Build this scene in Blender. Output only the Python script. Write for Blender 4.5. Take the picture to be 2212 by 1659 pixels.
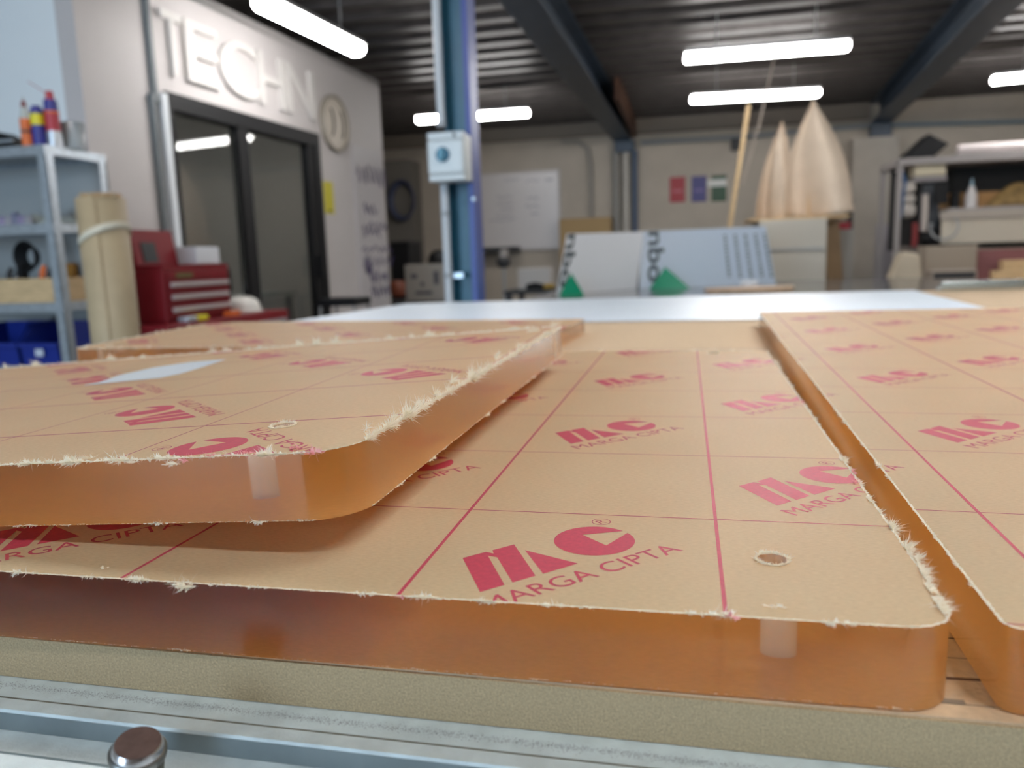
import bpy, bmesh, math, random
from mathutils import Vector, Matrix
from mathutils.geometry import tessellate_polygon
random.seed(7)
for o in list(bpy.data.objects): bpy.data.objects.remove(o)
SC = bpy.context.scene
COL = SC.collection

# ------------------------------------------------------------------ camera
W, H, F = 2212.0, 1659.0, 1677.0
YAW, PITCH, ROLL = -.2236, .1578, -.0321
CAM = Vector((.0886, -.3031, 1.0284))
_fw = Vector((math.sin(YAW)*math.cos(PITCH), math.cos(YAW)*math.cos(PITCH), -math.sin(PITCH)))
_r = Vector((math.cos(YAW), -math.sin(YAW), 0)); _u = _r.cross(_fw)
RT = _r*math.cos(ROLL)+_u*math.sin(ROLL); UP = _u*math.cos(ROLL)-_r*math.sin(ROLL)
cd = bpy.data.cameras.new('camera'); cam = bpy.data.objects.new('camera', cd); COL.objects.link(cam)
cam.matrix_world = Matrix(((RT.x, UP.x, -_fw.x, CAM.x), (RT.y, UP.y, -_fw.y, CAM.y), (RT.z, UP.z, -_fw.z, CAM.z), (0, 0, 0, 1)))
cd.sensor_width = 36; cd.sensor_fit = 'HORIZONTAL'; cd.lens = F/W*36
cd.clip_start = .01; cd.clip_end = 100
cd.dof.use_dof = True; cd.dof.focus_distance = .315; cd.dof.aperture_fstop = 10.0
SC.camera = cam
# ------------------------------------------------------------------ world, daylight, exposure
wd = bpy.data.worlds.new('world'); SC.world = wd; wd.use_nodes = True
bg = wd.node_tree.nodes['Background']
bg.inputs[0].default_value = (.58, .79, 1.0, 1); bg.inputs[1].default_value = 8.0
SC.view_settings.view_transform = 'Standard'; SC.view_settings.look = 'None'
SC.view_settings.exposure = 0.45; SC.view_settings.gamma = 1; SC.view_settings.use_curve_mapping = False
LAMP = 26.0
pd = bpy.data.lights.new('door_daylight_portal', 'AREA'); pd.shape = 'RECTANGLE'; pd.size = 2.6; pd.size_y = 3.0
pd.cycles.is_portal = True
po = bpy.data.objects.new('door_daylight_portal', pd); COL.objects.link(po)
po.location = (-2.8, -5.05, 1.5); po.rotation_euler = (math.radians(90), 0, 0)

def ray(x, y): return _fw+RT*((x-W/2)/F)+UP*((H/2-y)/F)
def az(x, y, v): d = ray(x, y); return CAM+d*((v-CAM.z)/d.z)
def ay(x, y, v): d = ray(x, y); return CAM+d*((v-CAM.y)/d.y)
def ax(x, y, v): d = ray(x, y); return CAM+d*((v-CAM.x)/d.x)

# ------------------------------------------------------------------ materials
MATS = {}
def mat(name, col, rough=.6, metal=0., var=.0, scale=30., bump=0., bscale=200., spec=.5, emit=None, stretch=None, trans=0.):
    if name in MATS: return MATS[name]
    m = bpy.data.materials.new(name); m.use_nodes = True; nt = m.node_tree; b = nt.nodes['Principled BSDF']
    c = (*col, 1)
    b.inputs['Base Color'].default_value = c; b.inputs['Roughness'].default_value = rough
    b.inputs['Metallic'].default_value = metal; b.inputs['Specular IOR Level'].default_value = spec
    if trans: b.inputs['Transmission Weight'].default_value = trans
    if emit:
        b.inputs['Emission Color'].default_value = (*emit[:3], 1); b.inputs['Emission Strength'].default_value = emit[3]
    if var or bump:
        tc = nt.nodes.new('ShaderNodeTexCoord'); mp = nt.nodes.new('ShaderNodeMapping')
        if stretch: mp.inputs['Scale'].default_value = stretch
        nt.links.new(tc.outputs['Object'], mp.inputs[0])
    if var:
        n = nt.nodes.new('ShaderNodeTexNoise'); n.inputs['Scale'].default_value = scale; n.inputs['Detail'].default_value = 6
        nt.links.new(mp.outputs[0], n.inputs['Vector'])
        mx = nt.nodes.new('ShaderNodeMix'); mx.data_type = 'RGBA'
        mx.inputs[6].default_value = (*[max(0, k*(1-var)) for k in col], 1); mx.inputs[7].default_value = (*[min(1, k*(1+var)) for k in col], 1)
        mr = nt.nodes.new('ShaderNodeMapRange'); mr.inputs[1].default_value = .3; mr.inputs[2].default_value = .7
        nt.links.new(n.outputs[0], mr.inputs[0]); nt.links.new(mr.outputs[0], mx.inputs[0]); nt.links.new(mx.outputs[2], b.inputs['Base Color'])
    if bump:
        n2 = nt.nodes.new('ShaderNodeTexNoise'); n2.inputs['Scale'].default_value = bscale; n2.inputs['Detail'].default_value = 4
        nt.links.new(mp.outputs[0], n2.inputs['Vector'])
        bp = nt.nodes.new('ShaderNodeBump'); bp.inputs['Strength'].default_value = bump; bp.inputs['Distance'].default_value = .002
        nt.links.new(n2.outputs[0], bp.inputs['Height']); nt.links.new(bp.outputs[0], b.inputs['Normal'])
    MATS[name] = m; return m

def paper_mat(name, col, tcol, tw=.33, gl=0.):
    m = bpy.data.materials.new(name); m.use_nodes = True; nt = m.node_tree; b = nt.nodes['Principled BSDF']; out = nt.nodes['Material Output']
    tc = nt.nodes.new('ShaderNodeTexCoord'); mp = nt.nodes.new('ShaderNodeMapping'); mp.inputs['Scale'].default_value = (1, 3.2, 1)
    nt.links.new(tc.outputs['Object'], mp.inputs[0])
    fib = nt.nodes.new('ShaderNodeTexNoise'); fib.inputs['Scale'].default_value = 420; fib.inputs['Detail'].default_value = 5
    big = nt.nodes.new('ShaderNodeTexNoise'); big.inputs['Scale'].default_value = 14; big.inputs['Detail'].default_value = 3
    nt.links.new(mp.outputs[0], fib.inputs['Vector']); nt.links.new(tc.outputs['Object'], big.inputs['Vector'])
    ad = nt.nodes.new('ShaderNodeMath'); ad.operation = 'MULTIPLY_ADD'; ad.inputs[1].default_value = .75
    nt.links.new(fib.outputs[0], ad.inputs[0])
    bb = nt.nodes.new('ShaderNodeMath'); bb.operation = 'MULTIPLY'; bb.inputs[1].default_value = .25
    nt.links.new(big.outputs[0], bb.inputs[0]); nt.links.new(bb.outputs[0], ad.inputs[2])
    mr = nt.nodes.new('ShaderNodeMapRange'); mr.inputs[1].default_value = .33; mr.inputs[2].default_value = .67
    nt.links.new(ad.outputs[0], mr.inputs[0])
    mx = nt.nodes.new('ShaderNodeMix'); mx.data_type = 'RGBA'
    mx.inputs[6].default_value = (*[k*.86 for k in col], 1); mx.inputs[7].default_value = (*[min(1, k*1.13) for k in col], 1)
    nt.links.new(mr.outputs[0], mx.inputs[0]); nt.links.new(mx.outputs[2], b.inputs['Base Color'])
    b.inputs['Roughness'].default_value = .5; b.inputs['Specular IOR Level'].default_value = .36
    bp = nt.nodes.new('ShaderNodeBump'); bp.inputs['Strength'].default_value = .12; bp.inputs['Distance'].default_value = .0006
    nt.links.new(fib.outputs[0], bp.inputs['Height']); nt.links.new(bp.outputs[0], b.inputs['Normal'])
    t = nt.nodes.new('ShaderNodeBsdfTranslucent'); t.inputs[0].default_value = (*tcol, 1)
    ms = nt.nodes.new('ShaderNodeMixShader'); ms.inputs[0].default_value = tw
    nt.links.new(b.outputs[0], ms.inputs[1]); nt.links.new(t.outputs[0], ms.inputs[2]); nt.links.new(ms.outputs[0], out.inputs[0])
    if gl:      # glossy film side of the masking, seen through the clear edge
        g = nt.nodes.new('ShaderNodeBsdfGlossy'); g.inputs['Roughness'].default_value = .12; g.inputs[0].default_value = (1, .93, .85, 1)
        m2 = nt.nodes.new('ShaderNodeMixShader'); m2.inputs[0].default_value = gl
        nt.links.new(ms.outputs[0], m2.inputs[1]); nt.links.new(g.outputs[0], m2.inputs[2]); nt.links.new(m2.outputs[0], out.inputs[0])
    MATS[name] = m; return m

def acrylic_mat():
    m = bpy.data.materials.new('clear_acrylic'); m.use_nodes = True; b = m.node_tree.nodes['Principled BSDF']
    b.inputs['Base Color'].default_value = (1, .95, .87, 1); b.inputs['Transmission Weight'].default_value = 1
    b.inputs['IOR'].default_value = 1.49; b.inputs['Roughness'].default_value = .13
    return m

M_KRAFT = paper_mat('kraft_masking_paper', (.68, .585, .385), (.95, .53, .17), .42)
M_KRAFTB = paper_mat('kraft_masking_paper_underside', (.80, .53, .26), (.95, .42, .09), .36, .16)
M_ACR = acrylic_mat()
def frosted_mat():
    m = bpy.data.materials.new('frosted_drilled_wall'); m.use_nodes = True; nt = m.node_tree; out = nt.nodes['Material Output']; nt.nodes.remove(nt.nodes['Principled BSDF'])
    d = nt.nodes.new('ShaderNodeBsdfDiffuse'); d.inputs[0].default_value = (.97, .93, .90, 1); t = nt.nodes.new('ShaderNodeBsdfTranslucent'); t.inputs[0].default_value = (.97, .93, .90, 1)
    tr = nt.nodes.new('ShaderNodeBsdfTransparent'); m1 = nt.nodes.new('ShaderNodeMixShader'); m2 = nt.nodes.new('ShaderNodeMixShader'); m2.inputs[0].default_value = .68
    nt.links.new(d.outputs[0], m1.inputs[1]); nt.links.new(t.outputs[0], m1.inputs[2]); nt.links.new(tr.outputs[0], m2.inputs[1]); nt.links.new(m1.outputs[0], m2.inputs[2]); nt.links.new(m2.outputs[0], out.inputs[0])
    return m
M_HOLE = frosted_mat()
def fibre_mat(name, col):
    m = bpy.data.materials.new(name); m.use_nodes = True; nt = m.node_tree; out = nt.nodes['Material Output']; nt.nodes.remove(nt.nodes['Principled BSDF'])
    d = nt.nodes.new('ShaderNodeBsdfDiffuse'); d.inputs[0].default_value = (*col, 1); t = nt.nodes.new('ShaderNodeBsdfTranslucent'); t.inputs[0].default_value = (*col, 1)
    m1 = nt.nodes.new('ShaderNodeMixShader'); m1.inputs[0].default_value = .45
    nt.links.new(d.outputs[0], m1.inputs[1]); nt.links.new(t.outputs[0], m1.inputs[2]); nt.links.new(m1.outputs[0], out.inputs[0]); return m
M_FIBRE = fibre_mat('torn_paper_fibre', (.97, .92, .79))
M_FIBREP = fibre_mat('torn_printed_fibre', (.92, .50, .50))
M_RED = mat('red_print_ink', (.47, .045, .08), .5, var=.12, scale=500)
M_MDF = mat('mdf_board', (.58, .43, .28), .8, var=.10, scale=260, bump=.3, bscale=700)
M_MDFE = mat('mdf_cut_edge', (.45, .335, .195), .9, var=.18, scale=1500, bump=.5, bscale=1200)
M_ALU = mat('oxidised_aluminium', (.60, .70, .73), .45, .15, var=.12, scale=90, bump=.15, bscale=900)
M_ALUD = mat('aluminium_slot_shade', (.30, .35, .37), .4, .6, var=.15, scale=40)  # darker copy of the aluminium, slot shade put into the colour
M_WHITE = mat('white_paint', (.80, .80, .78), .5)
M_BLACK = mat('black_plastic', (.009, .009, .010), .5, spec=.25)
M_STEEL = mat('galvanised_steel', (.50, .56, .62), .35, .7, var=.12, scale=40)
M_GREY = mat('grey_plastic', (.35, .36, .37), .5)
M_WOOD = mat('pale_wood', (.62, .44, .24), .6, var=.18, scale=12, stretch=(1, 1, 8))
M_KRAFT2 = mat('brown_kraft_roll', (.44, .35, .22), .6, var=.08, scale=8)
M_CREAM = mat('cream_painted_block', (.43, .375, .31), .7, var=.06, scale=3, bump=.2, bscale=20)
M_REDT = mat('red_enamel', (.20, .008, .014), .45, spec=.3, var=.05, scale=5)
M_DARK = mat('dark_charcoal', (.03, .03, .032), .6)
M_DECK = mat('steel_deck', (.085, .074, .07), .45, .3, var=.2, scale=6)
M_BEAM = mat('blue_grey_beam_paint', (.035, .055, .085), .45, var=.15, scale=4)

# ------------------------------------------------------------------ mesh builder
class MB:
    def __init__(s): s.v = []; s.f = []; s.sm = []
    def add(s, vs, fs, smooth=False):
        n = len(s.v); s.v += [Vector(p) for p in vs]; s.f += [tuple(i+n for i in f) for f in fs]; s.sm += [smooth]*len(fs); return s
    def box(s, x0, x1, y0, y1, z0, z1):
        vs = [(x, y, z) for z in (z0, z1) for y in (y0, y1) for x in (x0, x1)]
        return s.add(vs, [(0, 2, 3, 1), (4, 5, 7, 6), (0, 1, 5, 4), (2, 6, 7, 3), (0, 4, 6, 2), (1, 3, 7, 5)])
    def prism(s, pts, h, closed=True):   # pts: 3D polygon, h: extrusion vector
        h = Vector(h); n = len(pts); vs = [Vector(p) for p in pts]+[Vector(p)+h for p in pts]
        fs = [tuple(range(n-1, -1, -1)), tuple(range(n, 2*n))]+[(i, (i+1) % n, n+(i+1) % n, n+i) for i in range(n)]
        return s.add(vs, fs)
    def tube(s, pts, r, n=10, cap=True):
        pts = [Vector(p) for p in pts]; m = len(pts); rs = r if isinstance(r, (list, tuple)) else [r]*m
        vs = []; prev = None
        for i, p in enumerate(pts):
            t = (pts[min(i+1, m-1)]-pts[max(i-1, 0)]).normalized()
            a = prev if prev is not None else (Vector((0, 0, 1)) if abs(t.z) < .9 else Vector((1, 0, 0)))
            a = (a-t*a.dot(t)).normalized(); prev = a; b = t.cross(a)
            vs += [p+(a*math.cos(k*2*math.pi/n)+b*math.sin(k*2*math.pi/n))*rs[i] for k in range(n)]
        fs = [(i*n+k, i*n+(k+1) % n, (i+1)*n+(k+1) % n, (i+1)*n+k) for i in range(m-1) for k in range(n)]
        s.add(vs, fs, True)
        if cap:
            s.add(vs[:n], [tuple(range(n-1, -1, -1))]); s.add(vs[-n:], [tuple(range(n))])
        return s
    def lathe(s, prof, c, axis=(0, 0, 1), n=24):     # prof [(r,h)]
        ax_ = Vector(axis).normalized(); a = Vector((1, 0, 0)) if abs(ax_.x) < .9 else Vector((0, 1, 0)); a = (a-ax_*a.dot(ax_)).normalized(); b = ax_.cross(a); c = Vector(c)
        vs = [c+ax_*h+(a*math.cos(k*2*math.pi/n)+b*math.sin(k*2*math.pi/n))*max(r, 1e-5) for r, h in prof for k in range(n)]
        m = len(prof)
        s.add(vs, [(i*n+k, i*n+(k+1) % n, (i+1)*n+(k+1) % n, (i+1)*n+k) for i in range(m-1) for k in range(n)], True)
        s.add(vs[:n], [tuple(range(n-1, -1, -1))]); s.add(vs[-n:], [tuple(range(n))]); return s
    def grid(s, fn, nu, nv, smooth=True):
        vs = [fn(i/nu, j/nv) for j in range(nv+1) for i in range(nu+1)]
        return s.add(vs, [(j*(nu+1)+i, j*(nu+1)+i+1, (j+1)*(nu+1)+i+1, (j+1)*(nu+1)+i) for j in range(nv) for i in range(nu)], smooth)

def wloc(o):
    p = Vector((0, 0, 0))
    while o: p += o.location; o = o.parent
    return p
def link(name, me, m, parent=None, loc=None):
    o = bpy.data.objects.new(name, me); COL.objects.link(o)
    if m is not None and not me.materials: me.materials.append(m)
    if parent: o.parent = parent
    if loc is not None: o.location = loc
    return o
def mk(name, mb, m, parent=None, local=False, bevel=0, seg=2, solid=0):
    """one mesh object; vertices are given in world space (or the parent's space when local)"""
    me = bpy.data.meshes.new(name)
    if local: base = Vector((0, 0, 0)); org = base
    else:
        xs = [v.x for v in mb.v]; ys = [v.y for v in mb.v]; zs = [v.z for v in mb.v]
        org = Vector(((min(xs)+max(xs))/2, (min(ys)+max(ys))/2, min(zs))); base = org-wloc(parent)
    me.from_pydata([v-org for v in mb.v], [], mb.f); me.update()
    for p, sm in zip(me.polygons, mb.sm): p.use_smooth = sm
    o = link(name, me, m, parent, base)
    bm = bmesh.new(); bm.from_mesh(me); bmesh.ops.recalc_face_normals(bm, faces=bm.faces); bm.to_mesh(me); bm.free()
    if solid:
        sd = o.modifiers.new('solid', 'SOLIDIFY'); sd.thickness = solid
    if bevel:
        bv = o.modifiers.new('bevel', 'BEVEL'); bv.width = bevel; bv.segments = seg; bv.limit_method = 'ANGLE'
    return o
def tag(o, label, cat, group=None):
    o['label'] = label; o['category'] = cat
    if group: o['group'] = group
    return o
def thing(name, label, cat, loc=(0, 0, 0), group=None):
    o = bpy.data.objects.new(name, None); COL.objects.link(o); o.location = Vector(loc); o.empty_display_size = .05
    return tag(o, label, cat, group)
def struct(name, mb, m, **k):
    o = mk(name, mb, m, **k); o['kind'] = 'structure'; return o
def text_mesh(s, extrude=0., bold=0.):
    cu = bpy.data.curves.new('t', 'FONT'); cu.body = s; cu.extrude = extrude; cu.offset = bold; cu.resolution_u = 4
    o = bpy.data.objects.new('t', cu); COL.objects.link(o); bpy.context.view_layer.update()
    me = bpy.data.meshes.new_from_object(o.evaluated_get(bpy.context.evaluated_depsgraph_get()))
    bpy.data.objects.remove(o); bpy.data.curves.remove(cu)
    vs = [v.co.copy() for v in me.vertices]; fs = [tuple(p.vertices) for p in me.polygons]; bpy.data.meshes.remove(me)
    return vs, fs
def text_fit(s, w, h, extrude=0., bold=0.):
    """text scaled to width w and height h, from (0,0); extrusion kept along z"""
    vs, fs = text_mesh(s, .1 if extrude else 0, bold)
    x0 = min(v.x for v in vs); x1 = max(v.x for v in vs); y0 = min(v.y for v in vs); y1 = max(v.y for v in vs)
    return [Vector(((v.x-x0)/(x1-x0)*w, (v.y-y0)/(y1-y0)*h, v.z*extrude/.1)) for v in vs], fs

# ================================================================== room shell
struct('floor', MB().box(-7, 7, -5, 12.2, -.1, 0), mat('concrete_floor', (.22, .22, .21), .5, var=.15, scale=3))
YF = 12.0
struct('wall_back', MB().box(-7, 7, YF, YF+.2, 0, 3.3), M_CREAM)
struct('wall_right', MB().box(6.4, 6.6, -5, YF, 0, 3.3), M_CREAM)
struct('wall_left', MB().box(-6.6, -6.4, -5, YF, 0, 3.3), M_CREAM)
mbk = MB().box(-6.4, -4.1, -5.1, -5, 0, 3.3).box(-1.5, 6.4, -5.1, -5, 0, 3.3).box(-4.1, -1.5, -5.1, -5, 3.0, 3.3)
struct('wall_front', mbk, M_CREAM)
# corrugated steel deck ceiling
prof = []; y = -5.0; P = .36; D = .075; zc = 3.06
while y < YF+.2:
    prof += [(y, zc), (y+.13, zc), (y+.17, zc+D), (y+.32, zc+D)]; y += P
mb = MB(); n = len(prof)
mb.add([(x, p[0], p[1]) for x in (-6.6, 6.6) for p in prof], [(i, i+1, n+i+1, n+i) for i in range(n-1)])
struct('ceiling', mb, M_DECK)
# steel beams under the deck
def ibeam(name, p0, p1, w, z0, z1, m, label):
    p0 = Vector((p0[0], p0[1], 0)); p1 = Vector((p1[0], p1[1], 0)); d = (p1-p0).normalized(); s = Vector((d.y, -d.x, 0))
    prof = [(-w/2, z0), (w/2, z0), (w/2, z0+.018), (.008, z0+.018), (.008, z1-.018), (w/2, z1-.018), (w/2, z1), (-w/2, z1), (-w/2, z1-.018), (-.008, z1-.018), (-.008, z0+.018), (-w/2, z0+.018)]
    return tag(mk(name, MB().prism([p0+s*a+Vector((0, 0, b)) for a, b in prof], p1-p0), m), label, 'beam')
ibeam('ceiling_beam', (-1.18, -2.), (-.86, 11.98), .26, 2.75, 3.058, M_BEAM, 'dark blue-grey steel ceiling beam above the blue column')
b2 = ibeam('ceiling_beam', (1.75, -2.), (2.74, 11.98), .26, 2.76, 3.058, M_BEAM, 'dark blue-grey steel ceiling beam at the right, ending over the tool shelves')
tag(mk('rusty_angle', MB().box(-.72, -.66, 9.0, 11.9, 2.80, 3.05), mat('rust_brown', (.10, .045, .025), .7, var=.3, scale=8)), 'rusty brown steel angle running beside the left ceiling beam', 'steel angle')
tag(mk('beam_end_bracket', MB().box(-.98, -.68, 11.82, 11.97, 2.58, 2.75), M_BEAM, bevel=.01), 'dark end bracket on the far wall under the left beam', 'bracket')
tag(mk('beam_end_bracket', MB().box(2.60, 2.88, 11.82, 11.97, 2.56, 2.76), M_BEAM, bevel=.01), 'dark end bracket on the far wall under the right beam', 'bracket')
tag(mk('wall_pipe', MB().tube([ay(1385, 308, 11.93), ay(1600, 296, 11.93), ay(1885, 270, 11.93)], .035), mat('grey_pipe', (.22, .24, .25), .5)), 'long grey pipe along the far wall behind the sails', 'pipe')
tag(mk('wall_pipe', MB().tube([ay(1925, 270, 11.93), ay(2212, 262, 11.93), ay(2400, 256, 11.93)], .028), mat('blue_grey_pipe', (.16, .22, .26), .5)), 'blue-grey pipe on the far wall right of the right beam', 'pipe')
tag(mk('wall_ledge', MB().box(-6.4, -1.0, 11.86, 12.0, 2.86, 3.05), mat('ledge_brown', (.19, .16, .13), .7)), 'brown timber ledge along the top of the far wall', 'ledge')
tag(mk('wall_ledge', MB().box(-.66, 2.58, 11.86, 12.0, 2.84, 3.05), MATS['ledge_brown']), 'brown timber ledge on the far wall between the beams', 'ledge')
tag(mk('wall_pilaster', MB().box(2.35, 2.95, 11.7, 12.0, 0, 2.56), mat('pilaster_grey', (.42, .38, .33), .7, var=.08, scale=3)), 'pale concrete pilaster under the right beam', 'pilaster')
for k, (px, r, lb) in enumerate([(1330, .05, 'thick grey vertical pipe leftmost under the left beam'), (1352, .04, 'pale vertical pipe in the middle under the left beam'), (1371, .045, 'dark blue vertical pipe rightmost under the left beam')]):
    p = ay(px, 330, 11.9)
    tag(mk('vertical_pipe', MB().tube([(p.x, 11.9, 0), (p.x, 11.9, 2.6)], r), mat('pipe%d' % k, [(.25, .24, .22), (.5, .47, .42), (.06, .09, .15)][k], .5)), lb, 'pipe', 'vertical pipes on the far wall')
mb = MB(); p = ay(1262, 320, 11.93)
mb.tube([(p.x-.35, 11.93, 2.80), (p.x-.1, 11.93, 2.78), (p.x+.05, 11.93, 2.68), (p.x+.1, 11.93, 2.4), (p.x+.1, 11.93, .2)], .03)
tag(mk('bent_cable', mb, mat('cable_grey', (.30, .28, .25), .6)), 'grey cable bending down the far wall left of the beam', 'cable')
tag(mk('junction_box', MB().box(.72, .86, 11.86, 12, 2.52, 2.68), M_DARK, bevel=.01), 'small dark box on the grey wall pipe behind the sail poles', 'box')

# ================================================================== ceiling lamps
M_LAMP = mat('lamp_diffuser', (.9, .9, .9), .4, emit=(1.0, .98, .96, LAMP))
M_LAMPH = mat('lamp_housing', (.5, .5, .5), .5)
def lamp(p0, p1, label, w=.13):
    p0 = Vector(p0); p1 = Vector(p1); d = (p1-p0).normalized(); s = Vector((d.y, -d.x, 0)); u = Vector((0, 0, 1)); L = (p1-p0).length; c = (p0+p1)/2
    t = thing('batten_lamp', label, 'lamp', c, 'ceiling batten lamps')
    prof = [(-w/2, .05), (-w/2, .015), (-w/2+.025, -.02), (w/2-.025, -.02), (w/2, .015), (w/2, .05)]
    mk('diffuser', MB().prism([p0+s*a+u*b for a, b in prof], p1-p0), M_LAMP, t, bevel=.018, seg=2)
    prof = [(-w/2-.004, .052), (w/2+.004, .052), (w/2-.01, .085), (-w/2+.01, .085)]
    mk('housing', MB().prism([p0+s*a+u*b for a, b in prof], p1-p0), M_LAMPH, t)
    for k in (.2, .8): mk('hanger', MB().tube([p0+d*L*k+u*.085, p0+d*L*k+u*.37], .005, 6), M_LAMPH, t)
ZL = 2.72
def lz(a, b): return az(*a, ZL), az(*b, ZL)
lamp(*lz((1479, 131), (1834, 104)), 'bright batten lamp nearest in view, above the sails to the right of the column')
lamp(*lz((1493, 219), (1770, 204)), 'bright batten lamp crossing in front of the sail tips')
lamp(*lz((901, 263), (1142, 247)), 'bright batten lamp behind the blue column and switch box')
a, b = lz((2142, 178), (2212, 171)); lamp(a, a+(b-a).normalized()*1.42, 'bright batten lamp at the right edge over the tool shelves')
lamp(az(563, 14, 2.52), az(774, 116, 2.52), 'long bright batten lamp alongside the lettered wall')
for (x, yy, lb) in [(.1, 4.88, 'batten lamp just above the top of the view, before the right bay'), (.55, 1.05, 'batten lamp over the acrylic sheets'), (.55, -.55, 'batten lamp behind the camera over the table end'),
                    (-2.7, .9, 'batten lamp over the aisle left of the table'), (3.2, 6.9, 'batten lamp in the right bay, farther back'), (3.6, 3.0, 'batten lamp in the right bay, level with the table end')]:
    lamp((x, yy, ZL), (x+1.42, yy, ZL), lb, .20 if x == .55 else .13)

# ================================================================== office box with lettered wall and glass doors
A0 = Vector((-2.995, 4.021, 0)); DW = Vector((.0598, .9982, 0)).normalized(); NW = Vector((DW.y, -DW.x, 0))
def Wp(s, n, z): return A0+DW*s+NW*n+Vector((0, 0, z))
def wbox(mb, s0, s1, n0, n1, z0, z1):
    vs = [Wp(s, n, z) for z in (z0, z1) for n in (n0, n1) for s in (s0, s1)]
    return mb.add(vs, [(0, 2, 3, 1), (4, 5, 7, 6), (0, 1, 5, 4), (2, 6, 7, 3), (0, 4, 6, 2), (1, 3, 7, 5)])
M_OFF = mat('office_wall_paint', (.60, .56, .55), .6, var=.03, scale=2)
ZT = 2.775
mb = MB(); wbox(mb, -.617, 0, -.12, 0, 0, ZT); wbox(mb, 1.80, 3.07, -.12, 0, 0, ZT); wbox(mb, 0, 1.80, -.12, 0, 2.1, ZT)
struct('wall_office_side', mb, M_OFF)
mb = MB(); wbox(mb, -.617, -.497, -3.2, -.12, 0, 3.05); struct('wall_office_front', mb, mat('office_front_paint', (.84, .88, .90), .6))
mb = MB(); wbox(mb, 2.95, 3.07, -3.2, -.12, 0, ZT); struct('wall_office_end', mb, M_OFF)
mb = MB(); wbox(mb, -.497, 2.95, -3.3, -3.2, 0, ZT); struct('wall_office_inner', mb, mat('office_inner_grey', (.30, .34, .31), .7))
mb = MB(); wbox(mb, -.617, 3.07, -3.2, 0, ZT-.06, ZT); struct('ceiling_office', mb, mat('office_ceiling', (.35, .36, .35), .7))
# sliding glass door
t = struct('door_1', wbox(wbox(wbox(wbox(MB(), 0, 1.80, -.08, .03, 2.0, 2.1), 0, .05, -.08, .03, 0, 2.0), 1.72, 1.80, -.08, .03, 0, 2.0), 0, 1.8, -.08, .03, 0, .03), M_BLACK)
mb = MB(); wbox(mb, .70, .82, -.05, .02, .03, 2.0); mk('meeting_stile', mb, M_BLACK, t)
M_GLASS = mat('door_glass', (.90, .93, .91), .02, trans=1.0)
mb = MB(); wbox(mb, .05, .70, -.03, -.02, .03, 2.0); mk('pane', mb, M_GLASS, t)
mb = MB(); wbox(mb, .82, 1.72, -.03, -.02, .03, 2.0); mk('pane', mb, M_GLASS, t)
mb = MB(); wbox(mb, 1.62, 1.72, -.05, .02, .03, 2.0); mk('door_stile', mb, M_BLACK, t)
mb = MB(); wbox(mb, 1.64, 1.69, .02, .07, .95, 1.12); mk('door_handle', mb, M_BLACK, t)
# things inside the office
a = Wp(1.2, -1.6, 2.6); lo = thing('office_fill_lamp', 'added lamp hidden above the glass doors, brightening the office interior', 'lamp', a)  # unseen lamp added to brighten the office interior
mb = MB(); wbox(mb, .6, 1.8, -1.66, -1.54, 2.60, 2.65); mk('diffuser', mb, mat('office_fill_glow', (.9, .9, .9), .5, emit=(1, .99, .93, 10)), lo, bevel=.02)
mb = MB(); wbox(mb, .58, 1.82, -1.65, -1.55, 2.65, 2.714); mk('housing', mb, M_GREY, lo)
t = thing('office_desk', 'pale desk standing inside the office behind the glass', 'desk', Wp(1.35, -1.0, 0))
mb = MB(); wbox(mb, .75, 2.3, -1.4, -.6, .78, .82); mk('desk_top', mb, mat('desk_grey', (.5, .52, .5), .5), t)
for s_, n_ in ((.8, -.65), (2.25, -.65), (.8, -1.35), (2.25, -1.35)):
    mb = MB(); wbox(mb, s_-.025, s_+.025, n_-.025, n_+.025, 0, .78); mk('leg', mb, M_GREY, t)
mb = MB(); wbox(mb, 1.25, 1.65, -.9, -.82, .82, 1.04); tag(mk('office_monitor', mb, M_BLACK, bevel=.01), 'black screen on the desk inside the office', 'monitor')
mb = MB(); wbox(mb, .25, .34, -3.19, -3.16, 1.15, 1.75); tag(mk('office_notice', mb, M_DARK), 'dark narrow notice on the far office wall seen through the left pane', 'notice')
# raised letters T E C H N
for i, (ch, px0, px1) in enumerate([('T', 348, 392), ('E', 398, 466), ('C', 470, 548), ('H', 552, 604), ('N', 610, 668)]):
    def s_at(px):
        q = ray(px, 150); k = (A0-CAM).dot(NW)/q.dot(NW); return (CAM+q*k-A0).dot(DW)
    s0 = s_at(px0); s1 = s_at(px1)
    vs, fs = text_fit(ch, s1-s0, .37, .016)
    tag(mk('wall_letter', MB().add([Wp(s0+v.x, .018+v.z, 2.205+v.y) for v in vs], fs), mat('letter_white', (.72, .69, .66), .5)), 'raised white letter %s on the wall above the black glass doors' % ch, 'letter', 'raised wall letters')
mb = MB(); wbox(mb, -.10, -.07, 0, .03, 2.05, ZT); wbox(mb, -.13, -.10, 0, .03, .0, 2.05); wbox(mb, -.135, -.065, 0, .035, 2.02, 2.06)
tag(mk('wall_conduit', mb, mat('conduit_grey', (.16, .18, .19), .5)), 'thin dark conduit running up the wall left of the letters', 'conduit')
mb = MB(); wbox(mb, -.055, -.005, 0, .04, 0, 2.08); tag(mk('door_trunking', mb, mat('trunking_white', (.74, .78, .82), .4)), 'pale vertical trunking beside the left door jamb', 'trunking')
t = thing('wall_clock', 'round pale wall disc with dark rim right of the letters', 'clock', Wp(2.10, 0, 2.0))
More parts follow.
